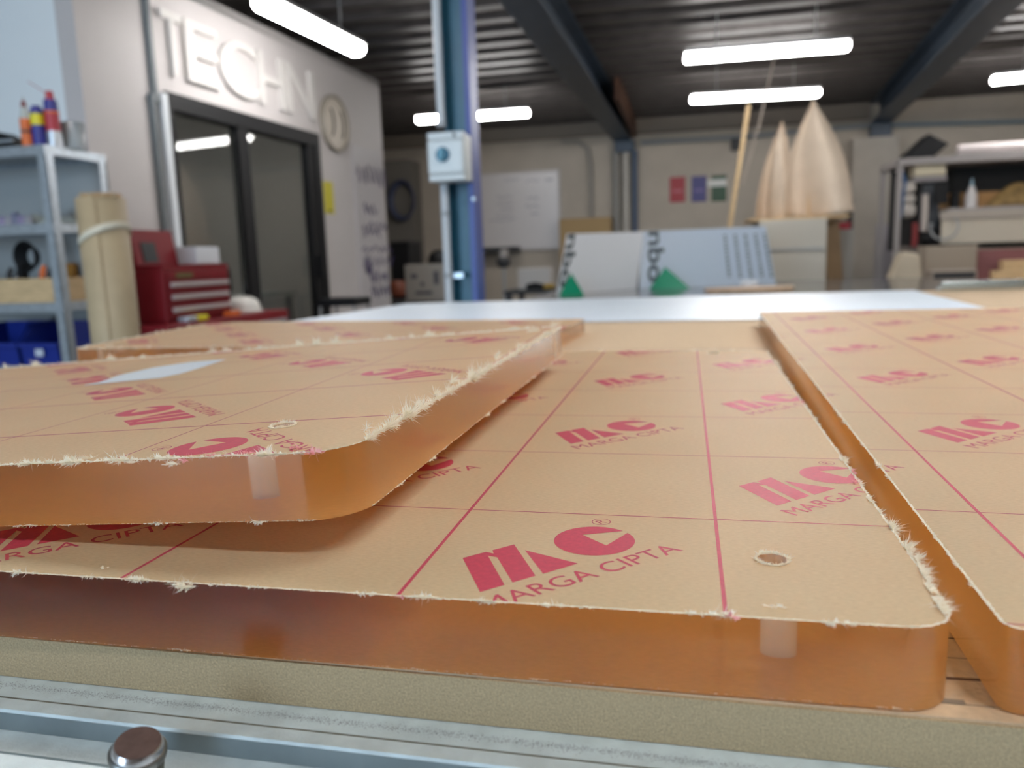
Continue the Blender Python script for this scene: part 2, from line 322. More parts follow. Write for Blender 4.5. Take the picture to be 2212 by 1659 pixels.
mk('rim', MB().lathe([(.225, 0), (.235, .015), (.235, .04), (.215, .045), (.205, .03)], Wp(2.10, 0, 2.23), NW, 40), mat('clock_rim', (.34, .30, .24), .4), t)
mk('face', MB().lathe([(.206, .012), (.206, .031)], Wp(2.10, 0, 2.23), NW, 40), mat('clock_face', (.60, .53, .44), .4), t)
for sgn in (-1, 1):
    mk('curved_mark', MB().tube([Wp(2.10+sgn*.09+.05*math.cos(k*.5), .034, 2.23+.11*math.sin(k*.5)) for k in range(-3, 4)], .006, 6), M_DARK, t)
mb = MB(); wbox(mb, 1.865, 2.015, 0, .006, 1.47, 1.735); o = tag(mk('yellow_sign', mb, mat('sign_yellow', (.62, .55, .03), .5)), 'yellow upright notice on the wall beside the door', 'sign')
mb = MB(); wbox(mb, 1.91, 1.97, .006, .008, 1.485, 1.50); mk('sign_mark', mb, M_DARK, o)
t = thing('marker_board', 'tall pale board with purple marker scribbles at the end of the wall', 'whiteboard', Wp(2.7, 0, .4))
mb = MB(); wbox(mb, 2.40, 3.0, 0, .012, .35, 2.1); mk('panel', mb, mat('marker_panel', (.58, .55, .56), .35), t)
M_PURP = mat('purple_marker', (.07, .05, .16), .6)
rnd = random.Random(4)
for (s_, z_, n_, w_, h_) in [(2.62, 1.86, 9, .20, .09), (2.62, 1.55, 5, .10, .05), (2.76, 1.40, 5, .14, .05), (2.60, 1.34, 6, .12, .05), (2.66, 1.18, 8, .22, .03), (2.72, 1.05, 7, .2, .05), (2.70, .92, 9, .14, .05), (2.72, .78, 9, .14, .06), (2.55, 1.02, 6, .05, .10)]:
    pts = [Wp(s_+(k/n_-.5)*w_*1.6+rnd.uniform(-.02, .02), .0135, z_+h_*math.sin(k*2.1)+rnd.uniform(-.02, .02)) for k in range(n_*2)]
    mk('marker_scribble', MB().tube(pts, .0055, 5), M_PURP, t)

# ================================================================== shelving at the left
XR = -2.756; YS = 2.8; YB = 3.18; XL = -3.72
zs_ = [1.615, ay(50, 485, YS).z, ay(60, 655, YS).z, ay(60, 792, YS).z]
t = thing('shelf_unit', 'galvanised steel shelf unit against the pale wall, left of the paper roll', 'shelf', (-3.24, 3.0, 0))
for (x, yy) in ((XR, YS), (XR, YB), (XL, YS), (XL, YB)):
    mb = MB(); sx = -1 if x == XR else 1; sy = 1 if yy == YS else -1
    mb.box(min(x, x+sx*.045), max(x, x+sx*.045), min(yy, yy+sy*.004), max(yy, yy+sy*.004), 0, 1.615); mb.box(min(x, x+sx*.004), max(x, x+sx*.004), min(yy, yy+sy*.045), max(yy, yy+sy*.045), 0, 1.615)
    mk('post', mb, M_STEEL, t)
for z_ in zs_+[.12]:
    s = mk('shelf_board', MB().box(XL+.004, XR-.004, YS+.004, YB-.004, z_-.012, z_), mat('shelf_top_steel', (.42, .44, .45), .45, .5), t)
    mk('shelf_lip', MB().box(XL, XR, YS-.004, YS, z_-.045, z_).box(XL, XR, YB, YB+.004, z_-.04, z_-.001).box(XR-.003, XR+.001, YS, YB, z_-.04, z_), M_STEEL, t)
mk('back_panel', MB().box(XL, XR, YB+.005, YB+.012, .12, 1.60), mat('shelf_back', (.40, .41, .41), .5), t)
zt = zs_[0]+.001
def can(name, label, px, py_top, r, prof, parts, yy=YS+.06):
    p = ay(px, 300, yy); h = ay(px, py_top, yy).z-zt
    t = thing(name, label, 'can' if 'can' in name else 'bottle', (p.x, yy, zt), 'cans and bottles on top of the shelves')
    for nm, m, z0, z1, r0, r1 in parts:
        mk(nm, MB().lathe([(r0*r, z0*h), (r1*r, z1*h)], (p.x, yy, zt), n=18), m, t)
    return t, p, h
CO = mat('orange_plastic', (.75, .16, .03), .4); CB = mat('blue_label', (.03, .03, .25), .35); CY = mat('yellow_label', (.75, .65, .02), .4); CR = mat('red_label', (.45, .03, .05), .4); CW = mat('clear_plastic_grey', (.55, .58, .55), .3); CS = mat('silver_can', (.55, .58, .62), .3, .7)
can('glue_bottle', 'orange and clear bottle with pointed red nozzle on the shelf top', 60, 205, .025, None, [('lower_body', CO, 0, .28, 1, 1), ('dark_band', M_DARK, .28, .33, 1.01, 1.01), ('middle_body', CO, .33, .55, 1, 1), ('clear_shoulder', CW, .55, .78, 1, .45), ('cap', mat('dark_red_cap', (.22, .03, .03), .4), .78, .90, .55, .3), ('nozzle', CW, .90, 1.0, .2, .05)])
can('spray_can', 'short blue spray can with a yellow oval label, on the shelf top', 86, 228, .029, None, [('lower_body', CB, 0, .52, 1, 1), ('yellow_band', CY, .52, .80, 1, 1), ('blue_top_band', CB, .80, .92, 1, .95), ('cap', CB, .92, 1, .7, .6)])
tt, pp, hh = can('spray_can', 'tall red and blue spray can with a red straw nozzle, on the shelf top', 118, 196, .031, None, [('silver_base', CS, 0, .28, 1, 1), ('red_band', CR, .28, .60, 1, 1), ('orange_stripe', CO, .60, .64, 1.01, 1.01), ('blue_band', CB, .64, .84, 1, .92), ('cap', CR, .84, 1, .62, .5)], YS+.09)
q = Vector((pp.x, YS+.09, zt+hh))
mk('straw', MB().tube([q+Vector((-.01, 0, -.01)), ay(60, 176, YS+.09)], .0015, 5), CR, tt)
p = ay(140, 250, YS+.2); q = ay(176, 250, YS+.2)
tag(mk('clear_tub', MB().lathe([(.045, 0), (.052, .12), (.05, .125), (.043, .01)], ((p.x+q.x)/2-.01, YS+.2, zt), n=20), mat('clear_tub', (.75, .8, .82), .2, trans=.6)), 'clear plastic tub right of the cans on the shelf top', 'tub')
p = ay(0, 262, YS+.1); q = ay(48, 308, YS+.1)
t = thing('cordless_tool', 'black hand tool lying left of the cans on the shelf top', 'tool', (q.x-.1, YS+.1, zt))
mk('body', MB().prism([(q.x-.20, YS+.05, zt), (q.x, YS+.05, zt), (q.x, YS+.05, zt+.045), (q.x-.06, YS+.05, zt+.075), (q.x-.2, YS+.05, zt+.105)], (0, .08, 0)), M_BLACK, t, bevel=.008)
mk('steel_bar', MB().box(q.x-.2, q.x, YS+.042, YS+.05, zt+.03, zt+.042), M_STEEL, t)
# second shelf: small parts
z2 = zs_[1]+.001; rnd = random.Random(11)
for i, px in enumerate([6, 20, 34, 48, 62]):
    p = ay(px, 470, YS+.12); h = rnd.uniform(.035, .07)
    tag(mk('parts_jar', MB().lathe([(.02, 0), (.022, h*.7), (.015, h*.8), (.017, h*.82), (.017, h)], (p.x, YS+.12, z2), n=14), mat('jar%d' % (i % 3), [(.25, .22, .35), (.30, .30, .33), (.16, .17, .25)][i % 3], .4)), 'small jar on the second shelf, %s from the left edge' % ['first', 'second', 'third', 'fourth', 'fifth'][i], 'jar', 'small jars on the second shelf')
p = ay(100, 470, YS+.25); tag(mk('cloth_bundle', MB().grid(lambda u, v: Vector((p.x-.12+u*.3, YS+.15+v*.18, z2+.01+.06*math.sin(u*math.pi)*math.sin(v*math.pi)*(1+.4*math.sin(u*17+v*9)))), 18, 10), mat('pale_cloth', (.45, .5, .47), .8)), 'pale crumpled cloth at the right of the second shelf', 'cloth')
# third shelf: wooden crate with tools
z3 = zs_[2]+.001; q0 = ay(0, 602, YS+.01); hc = ay(60, 602, YS+.01).z-z3
t = thing('wooden_crate', 'long pale wooden crate of tools on the third shelf', 'crate', (-3.2, YS+.15, z3))
x0, x1 = XL+.02, XR-.055
for nm, bx in (('front_board', (x0, x1, YS+.008, YS+.022)), ('back_board', (x0, x1, YS+.30, YS+.314))): mk(nm, MB().box(bx[0], bx[1], bx[2], bx[3], z3, z3+hc), M_WOOD, t)
for xx in (x0, x1-.014): mk('end_board', MB().box(xx, xx+.014, YS+.022, YS+.30, z3, z3+hc), M_WOOD, t)
mk('base_board', MB().box(x0+.014, x1-.014, YS+.022, YS+.30, z3, z3+.01), M_WOOD, t)
p = ay(62, 560, YS+.15)
t = thing('cable_coil', 'black coil of cable standing in the wooden crate', 'cable coil', (p.x, YS+.15, z3+.012))
mb = MB()
for k in range(5):
    R = .062-.006*k; mb.tube([Vector((p.x+R*math.cos(a*.35), YS+.13+k*.011, p.z+.012+1.15*R*math.sin(a*.35))) for a in range(19)], .0075, 6, False)
mk('loops', mb, M_BLACK, t); mk('plug', MB().box(p.x-.05, p.x-.02, YS+.12, YS+.16, z3+.012, p.z-.03), M_BLACK, t)
for i, (px, m, h) in enumerate([(10, M_DARK, .10), (28, M_STEEL, .09), (82, CO, .11), (100, M_DARK, .1)]):
    p = ay(px, 590, YS+.1+.05*(i % 2)); tag(mk(['screwdriver', 'spanner', 'chisel', 'hammer'][i], MB().tube([(p.x, p.y, z3+.013), (p.x+.01, p.y+.02, z3+hc+h*.3), (p.x+.015, p.y+.03, z3+hc+h*.55)], [.012, .014, .009], 10), m), ['black tool handle leftmost in the crate', 'silver tool handle in the crate left of the coil', 'orange tool handle in the crate right of the coil', 'dark tool handle in the crate near the post'][i], 'tool', 'tool handles in the crate')
p = ay(148, 580, YS+.34); tag(mk('orange_box', MB().box(p.x-.03, p.x+.03, YS+.33, YS+.37, z3, z3+hc+.07), mat('amber_box', (.5, .22, .02), .5), bevel=.006), 'small orange-yellow box behind the shelf post', 'box')
# fourth shelf: blue bins
z4 = zs_[3]+.001
def bin_(px0, px1, pyt, yy, label):
    a = ay(px0, 740, yy); b = ay(px1, 740, yy); x0, x1 = a.x, b.x; h = ay(px0, pyt, yy).z-z4; d = .24
    t = thing('storage_bin', label, 'storage bin', ((x0+x1)/2, yy+d/2, z4), 'blue plastic bins'); m = mat('blue_bin_plastic', (.012, .03, .26), .35)
    mk('front', MB().prism([(x0, yy, z4), (x1, yy, z4), (x1, yy-.012, z4+h*.5), (x0, yy-.012, z4+h*.5)], (0, .006, 0)), m, t)
    for xx in (x0, x1-.005): mk('side', MB().prism([(xx, yy, z4), (xx, yy+d, z4), (xx, yy+d, z4+h), (xx, yy+.07, z4+h), (xx, yy-.012, z4+h*.5)], (.005, 0, 0)), m, t)
    mk('back', MB().box(x0+.005, x1-.005, yy+d-.005, yy+d, z4, z4+h), m, t); mk('base', MB().box(x0+.005, x1-.005, yy+.006, yy+d-.005, z4, z4+.005), m, t)
    mk('rim_lip', MB().box(x0-.004, x1+.004, yy-.022, yy-.012, z4+h*.46, z4+h*.56), m, t)
    c = (x0+x1)/2+.01; mk('label_tag', MB().box(c-.022, c+.022, yy-.024, yy-.022, z4+h*.25, z4+h*.42), mat('tag_white', (.6, .65, .75), .4), t)
bin_(-70, 40, 702, YS+.02, 'blue open-front storage bin cut off at the left edge')
bin_(46, 128, 702, YS+.02, 'blue open-front storage bin with white tag beside the shelf post')
tag(mk('blue_crate', MB().box(XR-.11, XR-.01, YS+.265, YS+.36, z4, z4+.14), mat('blue_crate', (.015, .03, .20), .4), bevel=.006), 'dark blue box seen behind the shelf post', 'box')
tag(mk('cloth_heap', MB().grid(lambda u, v: Vector((-3.3+u*.28, YS+.29+v*.06, z4+.16+.06*math.sin(u*math.pi)*(.6+.4*math.sin(v*3+u*8)))), 14, 6), mat('grey_cloth', (.22, .22, .24), .8), solid=.02), 'grey rags heaped behind the blue bins', 'rags')

# ================================================================== brown paper roll
yr = 2.55; c0 = ay(237, 600, yr); cx = c0.x; ztop = 1.335; R0 = .098
t = thing('paper_roll', 'tall roll of brown kraft paper bound with white tape, beside the red tool chest', 'paper roll', (cx, yr, 0))
def spiral(k, n=90, turns=1.9):
    a = -math.radians(62)-k*turns*2*math.pi/n; r = R0-.010*k/n; return Vector((cx+r*math.cos(a), yr+r*math.sin(a), 0))
mb = MB(); n = 90
mb.add([spiral(k)+Vector((0, 0, z_)) for z_ in (0.003, ztop) for k in range(n+1)], [(k, k+1, n+2+k, n+1+k) for k in range(n)], True)
mk('kraft_sheet', mb, M_KRAFT2, t, solid=.003)
mk('inner_core', MB().lathe([(.080, .004), (.080, ztop+.018), (.068, ztop+.018), (.068, .01)], (cx, yr, 0), n=32), mat('kraft_core', (.40, .26, .13), .7), t)
mk('tape_band', MB().grid(lambda u, v: Vector((cx+(R0+.0035)*math.cos(u*6.283), yr+(R0+.0035)*math.sin(u*6.283), ztop-.17+.045*math.cos(u*6.283+.2)+.028*v)), 40, 2), mat('masking_tape', (.66, .62, .50), .6), t, solid=.001)
mb = MB(); rnd = random.Random(5)
for k in range(24):
    a = rnd.uniform(-1.7, -.3); p = Vector((cx+R0*math.cos(a), yr+R0*math.sin(a), ztop-.004)); mb.add([p+Vector((-.006, 0, 0)), p+Vector((.006, 0, 0)), p+Vector((rnd.uniform(-.01, .01), 0, rnd.uniform(.005, .03)))], [(0, 1, 2)])
mk('torn_top_edge', mb, M_KRAFT2, t)

# ================================================================== red tool chest and cabinet
XF = -2.72
t = thing('tool_cabinet', 'low dark red tool cabinet carrying the red tool chest', 'tool cabinet', (-2.83, 3.95, 0))
mk('body', MB().box(-2.915, -2.62, 3.34, 4.66, .06, .742), M_REDT, t, bevel=.01)
for k in range(3): 
    d = mk('drawer', MB().box(-2.62, -2.608, 3.38, 4.62, .12+.2*k, .30+.2*k), M_REDT, t, bevel=.004); mk('drawer_handle', MB().box(-2.608, -2.59, 3.42, 4.58, .265+.2*k, .29+.2*k), M_STEEL, d)
for (x, yy) in ((-2.87, 3.4), (-2.67, 3.4), (-2.87, 4.6), (-2.67, 4.6)): mk('castor', MB().lathe([(.03, -.015), (.03, .015)], (x, yy, .03), (0, 1, 0), 14), M_DARK, t)
t = thing('tool_chest', 'red tool chest with open lid and steel drawer pulls', 'tool chest', (-2.86, 3.82, .743))
zb, zq = .744, 1.065
mk('body', MB().box(-2.915, XF-.012, 3.50, 4.135, zb, zq-.03), M_REDT, t, bevel=.008)
mk('tray_rim', MB().box(-2.915, XF-.012, 3.50, 3.512, zq-.03, zq).box(-2.915, XF-.012, 4.123, 4.135, zq-.03, zq).box(XF-.024, XF-.012, 3.512, 4.123, zq-.03, zq).box(-2.915, -2.903, 3.512, 4.123, zq-.03, zq), M_REDT, t)
dz = [(zq-.085, zq-.035), (zq-.155, zq-.093), (zq-.225, zq-.163), (zq-.295, zq-.233)]
for i, (a, b) in enumerate(dz):
    d = mk('drawer', MB().box(XF-.012, XF, 3.53, 4.11, a, b), M_REDT, t, bevel=.003)
    if i: mk('drawer_pull', MB().box(XF, XF+.012, 3.54, 4.10, b-.032, b-.006), mat('dull_aluminium', (.52, .47, .47), .4, .4), d, bevel=.004)
    else: mk('badge', MB().box(XF, XF+.003, 3.60, 3.75, a+.012, b-.012), mat('badge_olive', (.13, .11, .03), .4), d)
mk('lid', MB().prism([(-2.915, 3.50, zq), (-2.885, 3.50, zq), (-2.915, 3.50, zq+.20), (-2.937, 3.50, zq+.20)], (.005, .36, 0)), M_REDT, t, bevel=.004)
mk('lid_liner', MB().prism([(-2.884, 3.56, zq+.02), (-2.880, 3.56, zq+.02), (-2.897, 3.56, zq+.13), (-2.901, 3.56, zq+.13)], (0, .12, 0)), M_DARK, t)
mk('tray_tools', MB().box(-2.88, -2.76, 3.54, 3.75, zq-.029, zq-.005), mat('blue_tray', (.05, .05, .16), .5), t)
p = ax(430, 572, -2.84)
o = tag(mk('white_box', MB().box(-2.90, -2.77, p.y-.12, p.y+.12, zq+.001, zq+.105), mat('white_carton', (.66, .68, .72), .5), bevel=.006), 'white box standing on the red tool chest', 'box')
zc_ = .7435
for i, (px, py, m, nm, lb) in enumerate([(428, 670, CY, 'tape_measure', 'yellow tape measure on the red cabinet top'), (404, 674, M_STEEL, 'steel_clamp', 'shiny steel clamp on the red cabinet top'), (500, 660, CO, 'orange_tool', 'orange hand tool beside the white helmet')]):
    p = az(px, py, zc_); p.x = min(p.x, -2.68); p = ax(px, py, -2.665); p.z = zc_
    tag(mk(nm, MB().prism([(p.x-.03, p.y-.05, zc_), (p.x+.03, p.y-.05, zc_), (p.x+.03, p.y+.05, zc_), (p.x+.01, p.y+.07, zc_), (p.x-.03, p.y+.05, zc_)], (0, 0, .03)), m, bevel=.006), lb, 'tool')
p = ax(525, 668, -2.82)
t = thing('white_helmet', 'white rounded helmet on the red cabinet beside the door', 'helmet', (p.x, p.y, zc_))
mk('shell', MB().lathe([(.115, 0), (.118, .03), (.10, .075), (.06, .10), (.01, .108)], (p.x, p.y, zc_), n=28), mat('helmet_white', (.75, .73, .68), .3), t); mk('brim', MB().lathe([(.12, 0), (.135, .004), (.135, .01), (.118, .012)], (p.x, p.y, zc_), n=28), MATS['helmet_white'], t)
# stool in front of the doors
p = Wp(1.45, .35, 0)
t = thing('low_stool', 'small grey stool with a black seat in front of the glass door', 'stool', p)
mk('seat', MB().box(p.x-.16, p.x+.16, p.y-.16, p.y+.16, .72, .78), M_BLACK, t, bevel=.015)
for a in (-1, 1):
    for b in (-1, 1): mk('leg', MB().tube([(p.x+.14*a, p.y+.14*b, .72), (p.x+.18*a, p.y+.18*b, 0)], .012, 8), M_GREY, t)

# ================================================================== blue column with conduit and switch box
YC = 3.55
cA = ay(985, 330, YC); cB = ay(1036, 330, YC); xa, xb = ay(966, 330, YC).x, ay(1010, 330, YC).x
M_TEAL = mat('column_teal', (.02, .125, .20), .4, var=.1, scale=5); M_BLUE = mat('column_blue', (.03, .065, .32), .4)  # two column tones: teal web and left flange, bluer right flange
t = thing('steel_column', 'blue painted steel column rising behind the table to the ceiling beam', 'column', ((xa+xb)/2, YC+.07, 0))
mk('web', MB().box(xa, xb, YC+.06, YC+.075, 0, 2.75), M_TEAL, t)
mk('flange', MB().box(xa-.004, xa+.008, YC, YC+.15, 0, 2.75), M_TEAL, t); mk('flange', MB().box(xb-.004, xb+.024, YC, YC+.15, 0, 2.75), M_BLUE, t)
mk('base_plate', MB().box(xa-.06, xb+.06, YC-.008, YC+.2, 0, .015), M_TEAL, t)
for (px, py) in ((1024, 430), (997, 592)):
    p = ay(px, py, YC-.005); mk('bolt_head', MB().lathe([(.012, 0), (.012, .012), (.007, .018)], (p.x, YC-.001, p.z), (0, -1, 0), 12), M_STEEL, t)
xc = ay(957, 330, YC-.03).x
t = thing('power_conduit', 'white conduit pipe strapped to the blue column', 'conduit', (xc, YC-.03, 0))
M_COND = mat('conduit_white', (.62, .66, .70), .4)
mk('lower_pipe', MB().tube([(xc, YC-.035, 0), (xc, YC-.035, ay(960, 398, YC-.035).z)], .021, 16), M_COND, t)
mk('upper_pipe', MB().tube([(xc, YC-.035, ay(960, 268, YC-.035).z), (xc, YC-.035, 2.74)], .021, 16), M_COND, t)
for py, r in ((462, .0235), (595, .024), (268, .025)):
    z_ = ay(965, py, YC-.035).z; mk('pipe_collar', MB().lathe([(r, -.012), (r, .012)], (xc, YC-.035, z_), n=16), mat('collar_grey', (.4, .43, .46), .4), t)
z_ = ay(990, 595, YC).z; mk('strap_clip', MB().box(xc, xc+.075, YC-.022, YC-.012, z_-.012, z_+.012), M_STEEL, t)
a = ay(921, 286, YC-.16); b = ay(1003, 388, YC-.16)
t = thing('isolator_switch', 'pale rotary isolator switch box with blue knob on the column', 'switch box', ((a.x+b.x)/2, YC-.1, b.z))
M_ISO = mat('switch_box_plastic', (.68, .74, .76), .35)
mk('enclosure', MB().box(a.x, b.x, YC-.10, YC-.003, b.z, a.z-.004), M_ISO, t, bevel=.012, seg=3)
mk('cover', MB().box(a.x-.002, b.x+.002, YC-.16, YC-.101, b.z+.03, a.z-.035), M_ISO, t, bevel=.014, seg=3)
mk('end_cap', MB().box(a.x, b.x, YC-.155, YC-.101, a.z-.034, a.z-.002), M_ISO, t, bevel=.006); mk('end_cap', MB().box(a.x, b.x, YC-.155, YC-.101, b.z, b.z+.029), M_ISO, t, bevel=.006)
k = ay(957, 334, YC-.16); M_KNOB = mat('teal_knob', (.03, .17, .28), .35)
kn = mk('knob_dial', MB().lathe([(.034, 0), (.034, .012), (.030, .016)], (k.x, YC-.161, k.z), (0, -1, 0), 28), M_KNOB, t)
mk('knob_grip', MB().box(k.x-.011, k.x+.011, YC-.205, YC-.177, k.z-.032, k.z+.024), mat('knob_light', (.12, .36, .50), .35), kn, bevel=.005)
k = ay(981, 291, YC-.155); mk('cover_screw', MB().lathe([(.008, 0), (.008, .003)], (k.x, YC-.156, k.z), (0, -1, 0), 12), M_DARK, t)

# ================================================================== far wall things
a = ay(1018, 385, 11.95); b = ay(1208, 534, 11.95)
t = thing('whiteboard', 'large whiteboard with faint writing on the far wall', 'whiteboard', ((a.x+b.x)/2-.1, 11.95, b.z))
mk('panel', MB().box(a.x-.35, b.x, 11.95, 11.985, b.z, a.z+.03), mat('whiteboard_white', (.62, .58, .57), .3), t)
mk('frame', MB().box(a.x-.38, b.x+.03, 11.94, 11.99, b.z-.03, b.z).box(a.x-.38, b.x+.03, 11.94, 11.99, a.z+.03, a.z+.06).box(b.x, b.x+.03, 11.94, 11.99, b.z, a.z+.03), mat('board_frame', (.48, .45, .44), .4), t)
rnd = random.Random(9); M_INK = mat('grey_marker', (.28, .27, .33), .6)
for (px, py, w) in [(1105, 388, 60), (1150, 390, 50), (1185, 388, 30), (1090, 425, 55), (1090, 440, 60), (1095, 452, 45), (1090, 466, 60), (1150, 428, 40), (1150, 445, 50), (1155, 462, 30), (1085, 475, 100)]:
    p = ay(px, py, 11.945); ww = w/2212*1.6*12*.5
    mk('written_line', MB().tube([Vector((p.x+ww*(k/14-.5), 11.947, p.z+rnd.uniform(-.025, .025))) for k in range(15)], .006, 5), M_INK, t)
a = ay(1040, 540, 11.6); b = ay(1115, 538, 11.6)
tag(mk('black_shelf_rail', MB().box(a.x-.3, b.x, 11.6, 11.93, b.z-.04, b.z+.04), M_DARK), 'black narrow shelf under the whiteboard', 'shelf')
for i, (px0, px1, py0, py1, col, lb) in enumerate([(1447, 1480, 383, 436, (.33, .015, .025), 'red poster, left of the three on the far wall'), (1494, 1526, 381, 435, (.045, .04, .18), 'purple-blue poster in the middle of the three on the far wall'), (1537, 1569, 379, 434, (.01, .06, .02), 'green and white poster, right of the three on the far wall')]):
    a = ay(px0, py0, 11.97); b = ay(px1, py1, 11.97)
    o = tag(mk('wall_poster', MB().box(a.x, b.x, 11.985, 11.995, b.z, a.z), mat('poster%d' % i, col, .5)), lb, 'poster', 'three wall posters')
    if i == 2: mk('white_band', MB().box(a.x-.06, b.x, 11.98, 11.985, a.z-.16, a.z-.06), mat('poster_white', (.7, .7, .66), .5), o)
    else: mk('printed_band', MB().box(a.x+.04, b.x-.04, 11.98, 11.985, (a.z+b.z)/2-.04, (a.z+b.z)/2), mat('poster_band%d' % i, [(.5, .12, .14), (.16, .13, .34)][i], .5), o)
a = ay(1208, 473, 11.7); b = ay(1320, 500, 11.7)
tag(mk('timber_rail', MB().box(a.x, b.x, 11.7, 11.9, b.z-.8, a.z), mat('amber_timber', (.34, .22, .09), .6)), 'amber wooden board standing behind the grey printed panels', 'board')
# left alcove beyond the office end
a = ay(836, 325, 11.5)
tag(mk('alcove_panel', MB().box(-5.2, ay(884, 330, 11.5).x, 11.5, 11.98, 0, a.z-.15), mat('alcove_brown', (.16, .145, .125), .7)), 'dull brown cupboard beyond the end of the lettered wall', 'cupboard')
p = ay(863, 432, 11.3); mb = MB()
for k in range(4):
    R = .22+.012*k; mb.tube([Vector((p.x+.8*R*math.cos(a*.262), 11.475-k*.03, p.z+1.15*R*math.sin(a*.262))) for a in range(25)], .022, 8, False)
tag(mk('hose_coil', mb, mat('blue_hose', (.045, .055, .10), .5)), 'blue-grey hose coil hanging in the alcove', 'hose')
a = ay(842, 525, 9.6); b = ay(886, 600, 9.6)
t = thing('black_cabinet', 'black cabinet standing at the end of the lettered wall', 'cabinet', ((a.x+b.x)/2, 9.7, 0))
mk('body', MB().box(a.x, b.x, 9.6, 10.1, 0.02, a.z), M_BLACK, t, bevel=.01); mk('top_lid', MB().box(a.x-.01, b.x+.01, 9.59, 10.11, a.z, a.z+.02), M_DARK, t)
tag(mk('red_bucket', MB().lathe([(.09, 0), (.11, .2), (.115, .2), (.10, .01)], (ay(858, 620, 9.3).x, 9.3, ay(858, 640, 9.3).z), n=20), mat('dull_red_orange', (.22, .05, .02), .5)), 'dull red bucket before the black cabinet', 'bucket')
a = ay(873, 572, 8.6); b = ay(966, 648, 8.6); zt2 = .58
t = thing('side_bench', 'dark low bench under the printed carton', 'bench', ((a.x+b.x)/2, 8.8, 0))
mk('top', MB().box(a.x-.35, b.x+.15, 8.4, 9.5, zt2-.05, zt2), M_DARK, t)
for x in (a.x-.3, b.x+.1):
    for yy in (8.45, 9.45): mk('leg', MB().box(x-.03, x+.03, yy-.03, yy+.03, 0, zt2-.05), M_DARK, t)
o = tag(mk('printed_carton', MB().box(a.x, b.x, 8.6, 9.1, zt2+.001, a.z), mat('grey_carton', (.45, .42, .38), .7), bevel=.008), 'grey-white carton with dark printing on the low bench', 'carton')
for (x0, x1, z0, z1) in ((.15, .30, .62, .74), (.38, .46, .40, .52), (.25, .65, .18, .27), (.7, .82, .45, .8)):
    w = b.x-a.x; h = a.z-zt2; mk('carton_print', MB().box(a.x+x0*w, a.x+x1*w, 8.596, 8.6, zt2+z0*h, zt2+z1*h), mat('carton_ink', (.12, .12, .14), .6), o)
p = ay(948, 560, 9.6); tag(mk('black_dome', MB().lathe([(.14, 0), (.15, .12), (.12, .21), (.06, .26), (.01, .27)], (p.x, 9.6, p.z-.15), n=24), M_BLACK), 'black rounded hood behind the carton, left of the column', 'hood')
t = thing('hood_stand', 'dark post carrying the black rounded hood', 'stand', (p.x, 9.6, 0)); mk('pole', MB().tube([(p.x, 9.6, .02), (p.x, 9.6, p.z-.15)], .03), M_DARK, t); mk('foot', MB().lathe([(.16, 0), (.16, .015), (.05, .03)], (p.x, 9.6, 0), n=20), M_DARK, t)
# work lamp stand and bench between column and panels
p = ay(1088, 575, 8.8)
t = thing('work_lamp', 'slim stand with a small dark lamp head right of the column', 'work lamp', (p.x, 8.8, 0))
mk('pole', MB().tube([(p.x, 8.8, .02), (p.x, 8.8, p.z)], .018), M_GREY, t); mk('head', MB().lathe([(.05, 0), (.085, .05), (.085, .10), (.04, .13)], (p.x, 8.8, p.z-.02), n=18), M_DARK, t); mk('bracket', MB().box(p.x-.03, p.x+.05, 8.77, 8.83, p.z+.1, p.z+.2), mat('pale_bracket', (.45, .4, .36), .5), t); mk('foot', MB().lathe([(.18, 0), (.18, .015), (.03, .03)], (p.x, 8.8, 0), n=20), M_DARK, t)
a = ay(1088, 632, 8.2); b = ay(1215, 626, 8.2)
t = thing('dark_bench', 'dark bench behind the grey printed panels', 'bench', ((a.x+b.x)/2, 8.5, 0))
mk('top', MB().box(a.x, b.x+.3, 8.2, 9.0, b.z-.04, b.z), M_DARK, t); 
for x in (a.x+.05, b.x+.25):
    for yy in (8.25, 8.95): mk('leg', MB().box(x-.03, x+.03, yy-.03, yy+.03, 0, b.z-.04), M_DARK, t)
zb_ = b.z+.001
a2 = ay(1122, 580, 8.7); b2_ = ay(1192, 622, 8.7); tag(mk('white_carton', MB().box(a2.x, b2_.x, 8.6, 8.9, zb_, a2.z), mat('dull_white_carton', (.52, .49, .46), .6), bevel=.008), 'plain pale carton on the dark bench', 'carton')
p = ay(1160, 622, 8.35); tag(mk('black_grinder', MB().tube([(p.x-.12, 8.35, zb_+.035), (p.x-.02, 8.35, zb_+.045), (p.x+.08, 8.35, zb_+.03)], [.03, .042, .028], 12), M_BLACK), 'black power tool lying on the dark bench', 'tool')
p = ay(1186, 617, 8.35); tag(mk('yellow_grip', MB().tube([(p.x-.07, 8.35, zb_+.03), (p.x+.02, 8.35, zb_+.04), (p.x+.06, 8.35, zb_+.03)], [.026, .03, .022], 12), mat('dull_yellow', (.36, .22, .02), .5)), 'yellow tool grip beside the black power tool', 'tool')

